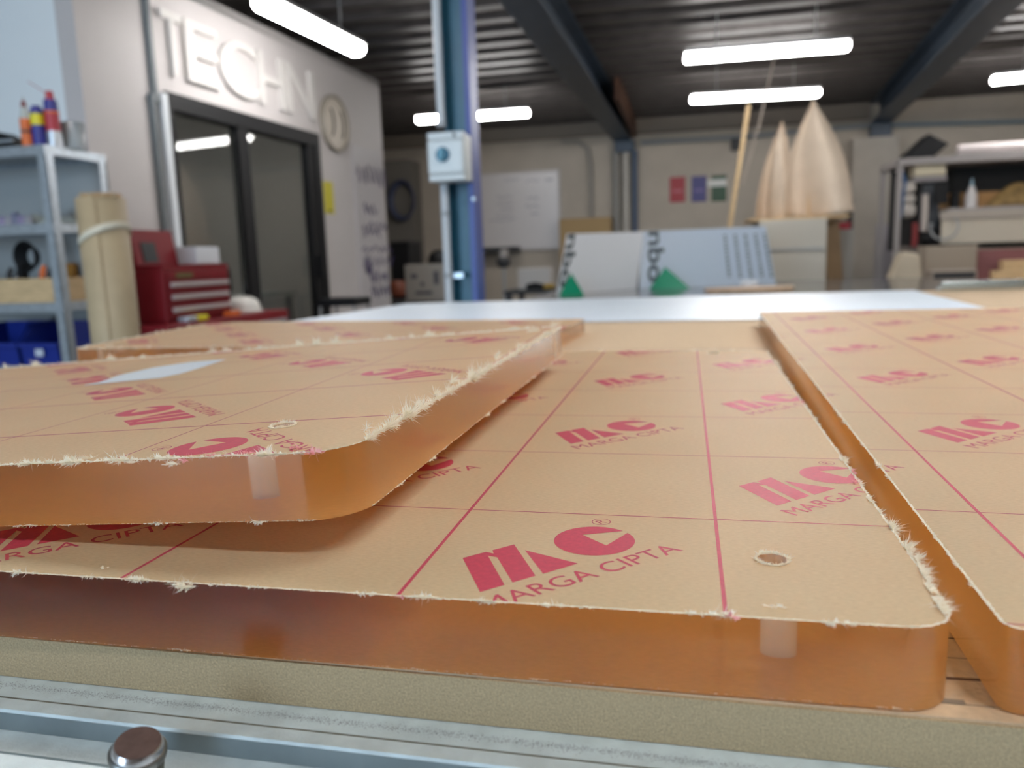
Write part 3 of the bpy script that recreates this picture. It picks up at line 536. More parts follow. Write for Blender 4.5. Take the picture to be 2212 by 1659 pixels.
# ================================================================== glossy table with printed panels and green brackets
ZG = .75
t = thing('steel_table', 'dark glossy table behind the white sheet carrying the printed panels', 'table', (.5, 6.2, 0))
mk('top', MB().box(-1.05, 2.2, 4.7, 7.7, ZG-.04, ZG), mat('dark_gloss_top', (.10, .10, .105), .12, var=.1, scale=2), t)
for x in (-.95, 2.1):
    for yy in (4.8, 7.6): mk('leg', MB().box(x-.04, x+.04, yy-.04, yy+.04, 0, ZG-.04), M_DARK, t)
M_PAN = mat('panel_film', (.50, .54, .60), .22, .15); M_PINK = mat('panel_ink', (.07, .09, .10), .6)
def panel(p0, p1, top0, top1, label, words, M_PAN):
    p0, p1, top0, top1 = map(Vector, (p0, p1, top0, top1)); d = (p1-p0); n = d.cross(top0-p0).normalized()
    top1 = top1-n*(top1-p0).dot(n); n = n*.008
    if n.y < 0: n = -n
    t = thing('display_board', label, 'panel', (p0+p1)/2, 'grey printed panels')
    mk('sheet', MB().prism([p0, p1, top1, top0], n), M_PAN, t)
    def at(u, v): return (p0*(1-u)+p1*u)*(1-v)+(top0*(1-u)+top1*u)*v
    for w_, u0, u1, v0, v1 in words:          # text turned a quarter clockwise: reads downward
        vs, fs = text_fit(w_, 1, 1, 0., .02)
        mk('printed_word', MB().add([at(u0+v.y*(u1-u0), v1-v.x*(v1-v0))-n*.7 for v in vs], fs), M_PINK, t)
    return t, at, n
p0 = az(1203, 637, ZG+.001); p1 = az(1375, 624, ZG+.001); p2 = az(1381, 623, ZG+.001); p3 = az(1676, 614, ZG+.001)
T0 = ay(1226, 505, p0.y+.06); T1 = ay(1376, 500, p1.y+.06); T2 = ay(1384, 500, p2.y+.06); T3 = ay(1650, 491, p3.y+.10)
panel(p0, p1, T0, T1, 'pale grey protective-film panel on the left, with large rotated letters', [('nbo', .0, .13, .12, .99)], mat('panel_film_white', (.80, .82, .85), .3))
t2_, at2, n2 = panel(p2, p3, T2, T3, 'blue-grey protective-film panel on the right, with columns of small print', [('nbo', .06, .185, .10, .99)], mat('panel_film_blue', (.52, .60, .70), .3))
for k, u in enumerate((.655, .735, .815, .895, .965)):
    mb = MB(); v_ = .88; rnd = random.Random(60+k)      # unreadable small print: word-length strokes
    while v_ > .18:
        l_ = rnd.uniform(.025, .07); mb.add([at2(u+a_*.024, v_-b_*l_)-n2*.7 for a_, b_ in ((0, 0), (1, 0), (1, 1), (0, 1))], [(0, 1, 2, 3)]); v_ -= l_+.018
    mk('small_print', mb, mat('panel_small_ink', (.20, .24, .28), .6), t2_)['kind'] = 'stuff'
M_GRN = mat('green_plastic', (.0, .25, .13), .35)
def bracket(px0, px1, pxa, pya, base_y, yy, label):
    a = ay(px0, base_y, yy); b = ay(px1, base_y, yy); c = ay(pxa, pya, yy); z0 = ZG+.001
    o = tag(mk('corner_bracket', MB().add([(a.x, yy, z0), (b.x, yy, z0), ((a.x+b.x)/2+.02, yy+.18, z0), (c.x, yy+.10, c.z)], [(0, 2, 1), (0, 1, 3), (1, 2, 3), (2, 0, 3)]), M_GRN), label, 'bracket', 'green corner brackets'); return o
bracket(1208, 1262, 1230, 590, 637, 5.62, 'smaller green pyramid bracket before the left panel')
bracket(1403, 1490, 1436, 577, 619, 6.42, 'larger green pyramid bracket before the right panel')
a = az(1522, 629, ZG); b = az(1700, 622, ZG)
mb = MB().prism([(a.x+.02, 5.7, ZG+.001), (a.x+.45, 5.62, ZG+.001), (b.x, 5.75, ZG+.001), (b.x+.05, 6.05, ZG+.001), (a.x+.3, 6.1, ZG+.001), (a.x, 5.9, ZG+.001)], (0, 0, .018))
tag(mk('plywood_offcut', mb, mat('plywood', (.50, .34, .21), .6, var=.15, scale=20)), 'pale plywood offcut lying on the glossy table', 'board')
p = az(1620, 614, ZG); tag(mk('white_cup', MB().lathe([(.06, 0), (.075, .05), (.07, .05), (.055, .006)], (p.x-.05, 6.45, ZG+.001), n=20), mat('white_plastic', (.75, .77, .8), .4)), 'small white dish at the foot of the right panel', 'dish')

# ================================================================== cabinet with canvas sails
YK = 8.2
a = ay(1640, 478, YK); b = ay(1788, 470, YK); zk = ay(1700, 474, YK).z
M_BEIGE = mat('beige_cabinet', (.46, .43, .37), .5)
t = thing('plan_chest', 'beige steel drawer cabinet under the canvas sails', 'cabinet', ((a.x+b.x)/2, YK+.3, 0))
mk('body', MB().box(a.x, b.x, YK, YK+.8, .03, zk), M_BEIGE, t, bevel=.008)
zz = [zk-.01, ay(1700, 545, YK).z, .56, .2]
for i in range(3):
    d = mk('drawer', MB().box(a.x+.01, b.x-.01, YK-.018, YK, zz[i+1]+.015, zz[i]-.01), M_BEIGE, t, bevel=.004); mk('drawer_handle', MB().box(a.x+.03, b.x-.03, YK-.026, YK-.018, zz[i+1]+.02, zz[i+1]+.04), M_GREY, d)
q = ay(1828, 500, YK+.1)
mb = MB().prism([(b.x+.03, YK+.05, .2), (b.x+.26, YK+.25, .2), (b.x+.17, YK+.35, zk-.02), (b.x+.02, YK+.2, zk-.02)], (0, .03, 0))
tag(mk('brown_board', mb, mat('brown_hardboard', (.20, .125, .06), .6, var=.1, scale=3)), 'dark brown board leaning on the right side of the beige cabinet', 'board')
M_SAIL = mat('canvas_sail', (.66, .54, .42), .85, var=.05, scale=6, bump=.2, bscale=150)
def sail(peak, bl, br, label, yy, bow, fold):
    P = ay(*peak, yy); L = ay(*bl, yy); R = ay(*br, yy); z0 = zk+.065
    def fn(u, v):
        w = (1-v)**.72; xl = L.x*(1-v)+P.x*v-.05*math.sin(v*3.14)*bow; xr = R.x*(1-v)+P.x*v+.09*math.sin(v*3.14)*bow+.05*(1-v)**4
        x = xl+(xr-xl)*u; z = z0+(P.z-z0)*v-.03*math.sin(u*3.14)*(1-v)
        y = yy+.22*math.sin(u*math.pi*fold+v*1.3)*(1-v)**.6+.06*math.sin(u*3.1)*(v)
        return Vector((x, y, z))
    t = thing('canvas_sail', label, 'sail', ((L.x+R.x)/2, yy, z0), 'canvas sails')
    mk('cloth', MB().grid(fn, 28, 30), M_SAIL, t, solid=.005)
    mk('mast', MB().tube([(P.x, yy+.10, zk+.026), (P.x, yy+.06, P.z)], .012, 8), M_WOOD, t)
tag(mk('timber_plinth', MB().box(ay(1618, 470, YK).x, ay(1836, 470, YK).x, YK+.02, YK+.8, zk+.001, zk+.024), M_WOOD, bevel=.004), 'flat wooden base under both canvas sails', 'base board')
sail((1690, 262), (1632, 468), (1705, 468), 'smaller cream canvas sail on the left', YK+.56, .9, 2.2)
sail((1757, 214), (1690, 470), (1832, 470), 'larger cream canvas sail on the right', YK+.22, 1.5, 2.0)
a1 = ay(1577, 486, YK-.1); b1 = ay(1617, 226, YK-.1)
d_ = (a1-b1).normalized(); ft = a1+d_*(a1.z/-d_.z if d_.z else 0)
tag(mk('timber_pole', MB().tube([a1+d_*((a1.z-.01)/-d_.z), b1], .022, 10), M_WOOD), 'thin wooden pole leaning beside the smaller sail', 'pole')
a1 = ay(1603, 400, YK+.5); b1 = ay(1668, 168, YK+.5)
tag(mk('sail_line', MB().tube([a1, a1*.4+b1*.6, Vector((b1.x+.02, b1.y, 3.06))], .009, 6), mat('pale_cord', (.42, .36, .31), .8)), 'pale cord running up to the ceiling beside the wooden pole', 'cord')
p = ay(1838, 430, YK+1.0); tag(mk('black_post', MB().box(p.x-.03, p.x+.03, YK+1.0, YK+1.06, 0, p.z), M_DARK), 'black upright post right of the larger sail', 'post')
p = ay(1822, 480, YK+.9); t = thing('grey_locker', 'grey locker with a red object on it behind the brown board', 'locker', (p.x, YK+.9, 0)); mk('body', MB().box(p.x-.2, p.x+.10, YK+.85, YK+.98, 0, p.z-.08), mat('locker_grey', (.36, .34, .31), .5), t); mk('red_latch', MB().box(p.x-.06, p.x+.06, YK+.84, YK+.92, p.z-.079, p.z), CR, t)

# ================================================================== tool shelves at the right
YR = 9.2
def rx(px, py, yy=YR): return ay(px, py, yy)
zsh = rx(1940, 343).z; xsl = rx(1938, 400).x; xsr = 5.2
t = thing('tool_rack', 'steel tool rack on the far right with a tube lamp on top', 'rack', (4.0, YR+.4, 0))
for x in (xsl, xsr-.05):
    for yy in (YR, YR+.75): mk('post', MB().box(x, x+.05, yy, yy+.05, 0, zsh), mat('rack_grey', (.34, .31, .30), .5), t)
mk('top_shelf', MB().box(xsl, xsr, YR-.01, YR+.8, zsh-.07, zsh), MATS['rack_grey'], t)
zmid = rx(2100, 448).z
mk('middle_shelf', MB().box(rx(2048, 440).x, xsr, YR, YR+.8, zmid-.04, zmid), MATS['rack_grey'], t)
mk('shelf_front', MB().box(rx(2032, 440).x, xsr, YR-.012, YR-.001, zmid-.12, zmid-.03), mat('rack_front', (.40, .35, .30), .6), t)
zlow = rx(2100, 525).z
mk('drop_panel', MB().box(rx(2035, 500).x, xsr, YR+.02, YR+.05, zlow, zmid-.125), mat('beige_board', (.60, .54, .44), .6), t)
mk('back_panel', MB().box(xsl+.1, xsr, YR+.74, YR+.748, 1.0, zsh-.07), mat('rack_back_dark', (.035, .032, .03), .7), t)
p = rx(2075, 322); t = thing('tube_lamp', 'unlit fluorescent tube lamp lying on the tool rack', 'lamp', (4.0, YR+.1, zsh)); mk('tube', MB().tube([(p.x, YR+.1, zsh+.075), (p.x+1.5, YR+.1, zsh+.075)], .05, 14), mat('tube_glass', (.72, .64, .62), .3), t); mk('tray', MB().box(p.x-.03, p.x+1.53, YR+.04, YR+.16, zsh+.001, zsh+.024), MATS['rack_grey'], t)
p = rx(2000, 330); mb = MB()
mb.prism([(p.x-.22, YR+.1, zsh+.001), (p.x+.10, YR+.1, zsh+.001), (p.x+.26, YR+.1, zsh+.14), (p.x+.05, YR+.1, zsh+.26)], (0, .3, 0))
tag(mk('black_case', mb, M_BLACK, bevel=.012), 'black case tilted on top of the tool rack', 'case')
zz2 = zmid+.001
p = rx(2010, 365, YR+.1); tag(mk('beige_carton', MB().box(p.x-.16, p.x+.16, YR+.1, YR+.35, p.z-.07, p.z+.07), mat('carton_cream', (.66, .58, .42), .6), bevel=.01), 'cream box on the upper part of the machine rack', 'box')
t = thing('grinding_machine', 'tall workshop machine with white rollers and hoses beside the rack post', 'machine', (p.x-.05, YR+.2, 0))
xm = p.x
mk('base', MB().box(xm-.26, xm+.16, YR+.08, YR+.4, 0, rx(2000, 530).z), mat('machine_brown', (.16, .13, .11), .6), t, bevel=.01)
mk('column', MB().box(xm-.02, xm+.14, YR+.22, YR+.38, rx(2000, 530).z, p.z-.075), mat('machine_dark', (.07, .075, .085), .5), t)
mk('head_bar', MB().box(xm-.16, xm+.17, YR+.1, YR+.22, p.z-.13, p.z-.075), mat('machine_grey', (.30, .27, .27), .5), t)
for py, r in ((405, .07), (430, .05), (455, .075)):
    q = rx(1963, py, YR+.1); mk('roller', MB().lathe([(r*.8, -.06), (r, -.04), (r, .04), (r*.8, .06)], (q.x, YR+.12, q.z), (1, 0, 0), 18), mat('roller_white', (.55, .50, .45), .5), t)
q = rx(1997, 460, YR+.05); mk('cylinder', MB().tube([(q.x, YR+.05, q.z-.2), (q.x, YR+.05, q.z+.2)], .035, 12), mat('cylinder_pale', (.50, .44, .40), .4), t)
mk('cylinder_guard', MB().box(xm+.04, xm+.17, YR+.03, YR+.08, p.z-.38, p.z-.16), M_BLACK, t)
q = rx(1975, 505, YR+.05); mk('red_hose', MB().tube([(q.x, YR+.04, q.z-.14), (q.x, YR+.04, q.z+.12)], .03, 10), mat('red_hose', (.25, .03, .03), .5), t)
mk('blue_hose', MB().tube([rx(1948, 370, YR+.1), rx(1956, 390, YR+.06), rx(1950, 430, YR+.08), rx(1946, 470, YR+.1)], .02, 8), mat('blue_hose2', (.04, .10, .22), .5), t)
mk('black_motor', MB().lathe([(.10, -.12), (.11, 0), (.10, .12), (.05, .14)], (xm+.05, YR+.14, rx(2010, 515).z), (1, 0, 0), 18), M_BLACK, t)
mk('loop_hose', MB().tube([rx(2040, 490, YR-.05)+Vector((.14*math.cos(k*.35), 0, .14*math.sin(k*.35))) for k in range(8, 21)], .012, 6), M_GREY, t)
p = rx(2111, 440); t = thing('squeeze_bottle', 'white squeeze bottle with pale blue tip on the rack shelf', 'bottle', (p.x, YR+.2, zz2))
mk('body', MB().lathe([(.06, 0), (.062, .14), (.03, .22), (.025, .24)], (p.x, YR+.2, zz2), n=18), mat('bottle_white', (.72, .68, .66), .4), t); mk('tip', MB().lathe([(.022, .24), (.008, .32)], (p.x, YR+.2, zz2), n=12), mat('bottle_tip', (.3, .45, .55), .4), t)
p = rx(2060, 450); tag(mk('amber_plank', MB().box(rx(2045, 440).x, xsr-.06, YR+.28, YR+.32, zz2, rx(2100, 412).z), mat('amber_plank', (.42, .22, .075), .6)), 'amber plank standing along the rack shelf behind the bottle', 'plank')
p = rx(2200, 440); tag(mk('brown_sack', MB().grid(lambda u, v: Vector((p.x-.26+.6*u, YR+.05+.2*v, zz2+.012+.24*math.sin(min(1, u*1.15)*math.pi*.85)*math.sin(v*math.pi))), 20, 12), mat('sack_brown', (.27, .17, .06), .8, var=.35, scale=9), solid=.01), 'rounded brown sack at the right end of the rack shelf', 'sack')
p = rx(2062, 425, YR+.2); tag(mk('black_bottle', MB().lathe([(.05, 0), (.05, .16), (.02, .2), (.02, .26)], (p.x, YR+.18, zz2), n=16), M_BLACK), 'black bottle left of the white bottle on the rack shelf', 'bottle')
# bench clutter below the rack
YB2 = 8.3; zbn = .62
t = thing('work_bench', 'brown workbench below the tool rack on the right', 'workbench', (4., YB2+.4, 0))
xb0 = ay(1998, 620, YB2).x
mk('bench_top', MB().box(xb0, 5.2, YB2, YB2+.8, zbn-.06, zbn), mat('bench_brown', (.38, .29, .20), .6, var=.15, scale=4), t)
mk('front_rail', MB().box(xb0, 5.2, YB2-.02, YB2, zbn-.22, zbn-.065), MATS['machine_brown'], t)
for x in (xb0+.02, 5.1): mk('leg', MB().box(x, x+.08, YB2+.02, YB2+.1, 0, zbn-.06), MATS['machine_brown'], t)
a = ay(1913, 630, 8.0); b = ay(1995, 630, 8.0); c = ay(1955, 543, 8.0); d = ay(1992, 548, 8.0)
tag(mk('calico_bag', MB().prism([(a.x, 8.0, 0), (b.x, 8.0, 0), (b.x, 8.0, a.z), (d.x, 8.06, d.z), (c.x, 8.06, c.z), (a.x, 8.0, a.z)], (0, .25, 0)), mat('calico', (.52, .44, .33), .8, var=.05, scale=5), bevel=.03), 'beige calico bag standing at the left end of the workbench', 'bag')
for i, (px0, px1, py0, py1, yy, m, nm, lb, cat) in enumerate([
    (2000, 2110, 532, 570, YB2+.45, mat('taupe_box', (.34, .28, .22), .6), 'taupe_box', 'long taupe box on the workbench below the beige panel', 'box'),
    (2012, 2110, 585, 612, YB2+.1, mat('drawer_pale', (.36, .30, .25), .5), 'drawer_tray', 'grey-brown tray with a dark opening on the workbench', 'tray'),
    (2110, 2230, 540, 575, YB2+.68, mat('dusty_red', (.26, .10, .10), .6), 'red_box', 'dusty red box at the back right of the workbench', 'box')]):
    a = ay(px0, py0, yy); b = ay(px1, py1, yy); w = .3 if i < 2 else .1
    t = thing(nm, lb, cat, ((a.x+b.x)/2, yy+w/2, zbn+.001)); mk('body', MB().box(a.x, b.x, yy, yy+w, zbn+.001, a.z), m, t, bevel=.008); mk('opening' if i == 1 else 'lid', MB().box(a.x+.02, b.x-.02, yy-.004, yy, (a.z+zbn)/2, a.z-.02), M_DARK if i == 1 else m, t)
for k in range(3):
    a = ay(2122+30*k, 590-12*k, YB2+.2+.05*k); tag(mk('timber_offcut', MB().box(a.x, a.x+.9, YB2+.12+.18*k, YB2+.24+.18*k, zbn+.001+.05*k, zbn+.045+.05*k+.05*k), M_WOOD, bevel=.004), ['front timber offcut lying on the workbench', 'middle timber offcut lying on the workbench', 'rear timber offcut lying on the workbench'][k], 'timber', 'timber offcuts on the workbench')
a = ay(1893, 485, 11.0); b = ay(1935, 540, 11.0); tag(mk('grey_notice', MB().box(a.x, b.x, 11.0, 11.02, 0.0, a.z), mat('notice_grey', (.36, .33, .35), .5)), 'grey board standing beside the pilaster left of the machine', 'board')

# ================================================================== router table
XT0, XT1, YT0, YT1, ZTB = -.80, 1.35, -.0865, 2.40, .90
t = thing('router_table', 'flatbed router table with tan spoilboard and aluminium edge rail', 'table', (.28, 1.15, 0))
mk('spoilboard', MB().prism([(XT0, YT0+.0012, .884), (XT1, YT0+.0012, .884), (XT1, 2.30, .884), (XT0, 2.05, .884)], (0, 0, ZTB-.884)), M_MDF, t)
mk('spoilboard_edge', MB().box(XT0, XT1, YT0, YT0+.0012, .884, ZTB-.0006), M_MDFE, t)
M_GRV = mat('saw_mark_brown', (.12, .055, .03), .8); M_GRV2 = mat('pencil_grey', (.24, .19, .14), .8)
for (q0, q1, w_, m) in [((2030, 1466), (2125, 1470), .0016, M_GRV), ((2034, 1379), (2070, 1380), .0009, M_GRV), ((2060, 1423), (2100, 1424), .0006, M_GRV2), ((2030, 1513), (2085, 1518), .0026, M_GRV2), ((2110, 1525), (2150, 1528), .0005, M_GRV2)]:
    a = az(*q0, ZTB); b = az(*q1, ZTB); mk('cut_mark', MB().add([(a.x-.012, a.y-w_/2, ZTB+.00006), (b.x, b.y-w_/2, ZTB+.00006), (b.x, b.y+w_/2, ZTB+.00006), (a.x-.012, a.y+w_/2, ZTB+.00006)], [(0, 1, 2, 3)]), m, t)
# edge rail, profile in (y, z)
zr = .8838
prof = [(-.04, zr), (-.0978, zr), (-.0981, zr-.0006), (-.0985, zr-.0006), (-.0988, zr), (-.1046, zr), (-.1052, zr-.0008), (-.1052, .8765), (-.1155, .8765), (-.1155, .866), (-.120, .866), (-.120, .879), (-.1215, .8805), (-.16, .8805), (-.16, .82), (-.04, .82)]
mk('edge_rail', MB().prism([(XT0-.05, y_, z_) for y_, z_ in prof], (XT1-XT0+.1, 0, 0)), M_ALU, t)
mk('groove_line', MB().box(XT0-.05, XT1+.05, -.0985, -.0981, zr-.0008, zr+.00003), mat('groove_dark', (.16, .15, .11), .8), t)  # thin dark strip filling the rail groove
mk('slot_shade_strip', MB().box(XT0-.05, XT1+.05, -.10545, -.10522, .8766, .8829), M_ALUD, t)  # dark strip painting the shade on the rail's vertical slot face
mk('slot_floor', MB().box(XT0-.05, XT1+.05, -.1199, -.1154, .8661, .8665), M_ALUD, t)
# scuff along the rail
mb = MB(); rnd = random.Random(3)
for k in range(7000):
    x = rnd.uniform(-.19, .19); yy = -.0925+rnd.gauss(0, .0010)-.0010*math.sin(x*9); s_ = rnd.uniform(.00008, .00032); a_ = rnd.uniform(0, 6.28)
    mb.add([(x+s_*math.cos(a_+j*2.09), yy+s_*.6*math.sin(a_+j*2.09), zr+.00004) for j in range(3)], [(0, 1, 2)])
o = mk('rail_scuffs', mb, mat('scuff_blue_grey', (.16, .19, .25), .6), t); o['kind'] = 'stuff'
mk('table_body', MB().prism([(XT0+.02, -.03, .70), (XT1-.02, -.03, .70), (XT1-.02, 2.26, .70), (XT0+.02, 2.02, .70)], (0, 0, .1835)), M_GREY, t)
for x in (XT0+.05, XT1-.15):
    for yy in (.0, 1.9): mk('leg', MB().box(x, x+.1, yy, yy+.1, 0, .70), M_GREY, t)
# bolt in the slot
bc = az(298, 1608, .890); axb = Vector((.22, -.12, 1)).normalized()
t = thing('slot_bolt', 'round dark steel bolt head sitting in the aluminium slot', 'bolt', (bc.x, bc.y, .877))
mk('shank', MB().lathe([(.0072, -.016), (.0074, -.003)], bc, axb, 30), mat('oily_steel', (.10, .095, .075), .5, .5, var=.4, scale=400), t)
mk('collar', MB().lathe([(.0079, -.0045), (.0081, -.0035), (.0081, -.0022), (.0074, -.0016)], bc, axb, 36), mat('collar_steel', (.22, .22, .21), .35, .9), t)
mk('chamfer', MB().lathe([(.0074, -.0020), (.0071, -.0004), (.0064, .0006)], bc+axb*.0, axb, 36), mat('bright_steel', (.60, .58, .60), .25, 1.), t)
mk('head_face', MB().lathe([(.0064, .0004), (.0064, .0008)], bc, axb, 36), mat('brown_steel', (.13, .085, .075), .4, .6, var=.15, scale=300), t)
# gantry rail behind
t = thing('gantry_rail', 'shiny metal rail along the back right of the router table', 'rail', (1.1, 2.21, ZTB))
a = az(2000, 640, ZTB); mk('rail_bar', MB().prism([(.80, 2.17, ZTB+.001), (1.34, 2.232, ZTB+.001), (1.34, 2.262, ZTB+.001), (.80, 2.20, ZTB+.001)], (0, 0, .014)), mat('bright_rail', (.55, .60, .60), .22, .9), t, bevel=.003)
mk('rail_shaft', MB().tube([(.81, 2.186, ZTB+.0225), (1.34, 2.247, ZTB+.0225)], .008, 12), MATS['bright_rail'], t)
# white sheet at the back of the table
mb = MB().prism([(-.835, 1.2525, ZTB+.0015), (.665, 1.2525, ZTB+.0015), (.752, 2.245, ZTB+.0015), (-.79, 2.065, ZTB+.0015)], (0, 0, .0012))
tag(mk('white_sheet', mb, mat('white_film', (.78, .88, 1.0), .35, var=.03, scale=5)), 'wide bluish-white sheet lying across the back of the router table', 'sheet')

# ================================================================== kraft-masked acrylic sheets
TH = .025
LM = [(11.81, -52.8), (18.58, -45.93), (21.73, -47.28), (20.49, -44.07), (27.05, -37.39), (40.22, -64.38), (33.84, -70.88), (23.77, -50.41), (20.25, -49.67), (31.71, -73.08), (25.26, -79.56)]
LT = [(32.13, -42.46), (52.66, -52.02), (42.39, -62.43)]
def logo_mesh():
    """printed logo in the sheet's own metres, relative to the centre of its 100 mm cell"""
    V = []; Fs = []
    def poly(pts):
        n = len(V); V.extend(pts)
        for tri in tessellate_polygon([[Vector((x, y_, 0)) for x, y_ in pts]]): Fs.append(tuple(n+i for i in tri))
    poly(LM); poly(LT)
    c = (55.6, -29.3); R = 14.9
    def ang(p): return math.atan2(p[1]-c[1], p[0]-c[0])
    w = [(65.6, -17.6), (50.5, -24.0), (60.5, -33.9), (67.4, -19.6)]
    a1, a0 = ang(w[0]), ang(w[3])           # arc runs from w0 counter-clockwise round to w3
    arc = [(c[0]+R*math.cos(a1+(a0+2*math.pi-a1)*k/44), c[1]+R*math.sin(a1+(a0+2*math.pi-a1)*k/44)) for k in range(45)]
    poly(arc+[w[2], w[1]])
    rc = (56.0, -8.6)                         # registered mark ring
    n = len(V); V.extend([(rc[0]+r*math.cos(k*2*math.pi/28), rc[1]+r*math.sin(k*2*math.pi/28)) for r in (3.75, 3.4) for k in range(28)])
    Fs.extend([(n+k, n+(k+1) % 28, n+28+(k+1) % 28, n+28+k) for k in range(28)])
    d = math.sqrt(.5)
    def put(s, w_, h_, ox, oy):
        vs, fs = text_fit(s, w_, h_); n = len(V); V.extend([(ox+d*(v.x-v.y), oy+d*(v.x+v.y)) for v in vs]); Fs.extend([tuple(i+n for i in f) for f in fs])
    put('R', 3.2, 3.9, 56.0-d*(1.6-1.95), -8.6-d*(1.6+1.95))
    s0 = -42.6; off = -123.0/math.sqrt(2)      # baseline y-x = -123
    put('MARGA CIPTA', 80.0, 8.3, s0*d-off*d, s0*d+off*d)
    return [((x-50)/1000, (y_+50)/1000) for x, y_ in V], Fs
LOGO_V, LOGO_F = logo_mesh()
def clip(verts, faces, polyg):
    bm = bmesh.new(); vs = [bm.verts.new((x, y_, 0)) for x, y_ in verts]
    for f in faces:
        try: bm.faces.new([vs[i] for i in f])
        except ValueError: pass
    bmesh.ops.triangulate(bm, faces=bm.faces[:])
    n = len(polyg); ar = sum(polyg[i][0]*polyg[(i+1) % n][1]-polyg[(i+1) % n][0]*polyg[i][1] for i in range(n))
    for i in range(n):
        a = Vector((*polyg[i], 0)); b = Vector((*polyg[(i+1) % n], 0)); d = b-a; nr = Vector((d.y, -d.x, 0)) if ar > 0 else Vector((-d.y, d.x, 0))
        bmesh.ops.bisect_plane(bm, geom=bm.verts[:]+bm.edges[:]+bm.faces[:], plane_co=a, plane_no=nr, clear_outer=True)
        if not bm.faces: break
    out = ([v.co.copy() for v in bm.verts], [tuple(v.index for v in f.verts) for f in bm.faces]) if bm.faces else None
    if out: bm.verts.index_update(); out = ([v.co.copy() for v in bm.verts], [tuple(v.index for v in f.verts) for f in bm.faces])
    bm.free(); return out
def rounded(poly, rad):
    pts = []; n = len(poly)
    for i in range(n):
        p = Vector(poly[i]); a = (Vector(poly[i-1])-p).normalized(); b = (Vector(poly[(i+1) % n])-p).normalized(); r = rad[i]
        th = a.angle(b); k = r/math.tan(th/2); c = p+(a+b).normalized()*(r/math.sin(th/2)); p0 = p+a*k; p1 = p+b*k
        a0 = math.atan2(p0.y-c.y, p0.x-c.x); a1 = math.atan2(p1.y-c.y, p1.x-c.x); da = (a1-a0+math.pi) % (2*math.pi)-math.pi
        m = max(3, int(r/.0012)); pts += [(c.x+r*math.cos(a0+da*j/m), c.y+r*math.sin(a0+da*j/m)) for j in range(m+1)]
    return pts
def fibre_add(mb, p, d, L, w, rnd):
    sd = d.cross(Vector((rnd.uniform(-1, 1), rnd.uniform(-1, 1), rnd.uniform(-1, 1)))).normalized()*w
    bend = Vector((rnd.uniform(-1, 1), rnd.uniform(-1, 1), rnd.uniform(-.6, .9)))*L*.35
    m = p+d*L*.55; e = p+d*L+bend
    mb.add([p-sd, p+sd, m+sd*.8+bend*.25, m-sd*.8+bend*.25, e], [(0, 1, 2, 3), (3, 2, 4)])
def flake(mb, p, t, dr, width, L, rnd):
    """a ragged scrap of torn paper hanging on the edge at p, along t, reaching out along dr"""
    n = max(2, int(width/.00035)); cv = Vector((rnd.uniform(-.4, .4), rnd.uniform(-.4, .4), rnd.uniform(-.7, .8)))*L
    base = []; mid = []
    for k in range(n+1):
        u = k/n-.5; w = max(.15, 1-(2*u)**2*.8)
        base.append(p+t*(u*width)); mid.append(p+t*(u*width*.9+rnd.gauss(0, .00012))+dr*L*w*rnd.uniform(.35, .65)+cv*.15*w)
    m = len(base); tips = []
    for k in range(n): tips.append((mid[k]+mid[k+1])/2+dr*L*rnd.uniform(.1, .65)+cv*rnd.uniform(.1, .45)+t*rnd.gauss(0, .0003))
    mb.add(base+mid+tips, [(k, k+1, m+k+1, m+k) for k in range(n)]+[(m+k, m+k+1, 2*m+k) for k in range(n)])
def fringe(mb, pts, rnd, dens, L0, h, clump=.5, up=.35, edge=True):
    """torn paper scraps and fibres along the polyline pts (outside on the right-hand side), at height h"""
    segs = [(Vector((*pts[i], h)), Vector((*pts[i+1], h))) for i in range(len(pts)-1)]
    ph = [rnd.uniform(0, 6.28) for _ in range(4)]; run = 0; Z = Vector((0, 0, 1))
    def rdir(nrm, t):
        el = rnd.gauss(up, .55)
        d = nrm*math.cos(el)+Z*math.sin(el)+t*rnd.uniform(-.6, .6)
        if el > .5 and rnd.random() < .35: d -= nrm*1.2*math.cos(el)
        return d.normalized()
    for a, b in segs:
        L = (b-a).length; t = (b-a)/L; nrm = Vector((t.y, -t.x, 0))
        if edge:                                     # pale torn rim lying on the sheet's edge
            m = max(1, int(L/.0006)); prev = None
            for k in range(m+1):
                s_ = run+L*k/m
                wi = .0002+.0005*abs(math.sin(s_*610+ph[0])*math.sin(s_*233+ph[1]))+rnd.uniform(0, .0003); wo = .00005+.0005*abs(math.sin(s_*1310+ph[2]))*rnd.random()
                q = a+t*(L*k/m); cur = (q-nrm*wi+Z*.00012, q+nrm*wo+Z*.00016)
                if prev: mb.add([prev[0], prev[1], cur[1], cur[0]], [(0, 1, 2, 3)])
                prev = cur
        k = 0.
        while k < L:
            s_ = run+k
            c = (.5+.5*math.sin(s_*95+ph[0]+2*math.sin(s_*41+ph[1])))*(.5+.5*math.sin(s_*310+ph[2])); c = (1-clump)+clump*2.2*c*c
            q = a+t*k-nrm*rnd.uniform(0, .0004)+Z*.0001
            if rnd.random() < .7: flake(mb, q, t, rdir(nrm, t), rnd.uniform(.0008, .0028)*(.6+.5*c), L0*c*rnd.uniform(.25, .8), rnd)
            for _ in range(2): fibre_add(mb, q, rdir(nrm, t), L0*c*rnd.uniform(.2, 1.0), rnd.uniform(.00005, .00015), rnd)
            k += rnd.expovariate(dens*1000)*max(.4, 1.3-c*.5)
        run += L
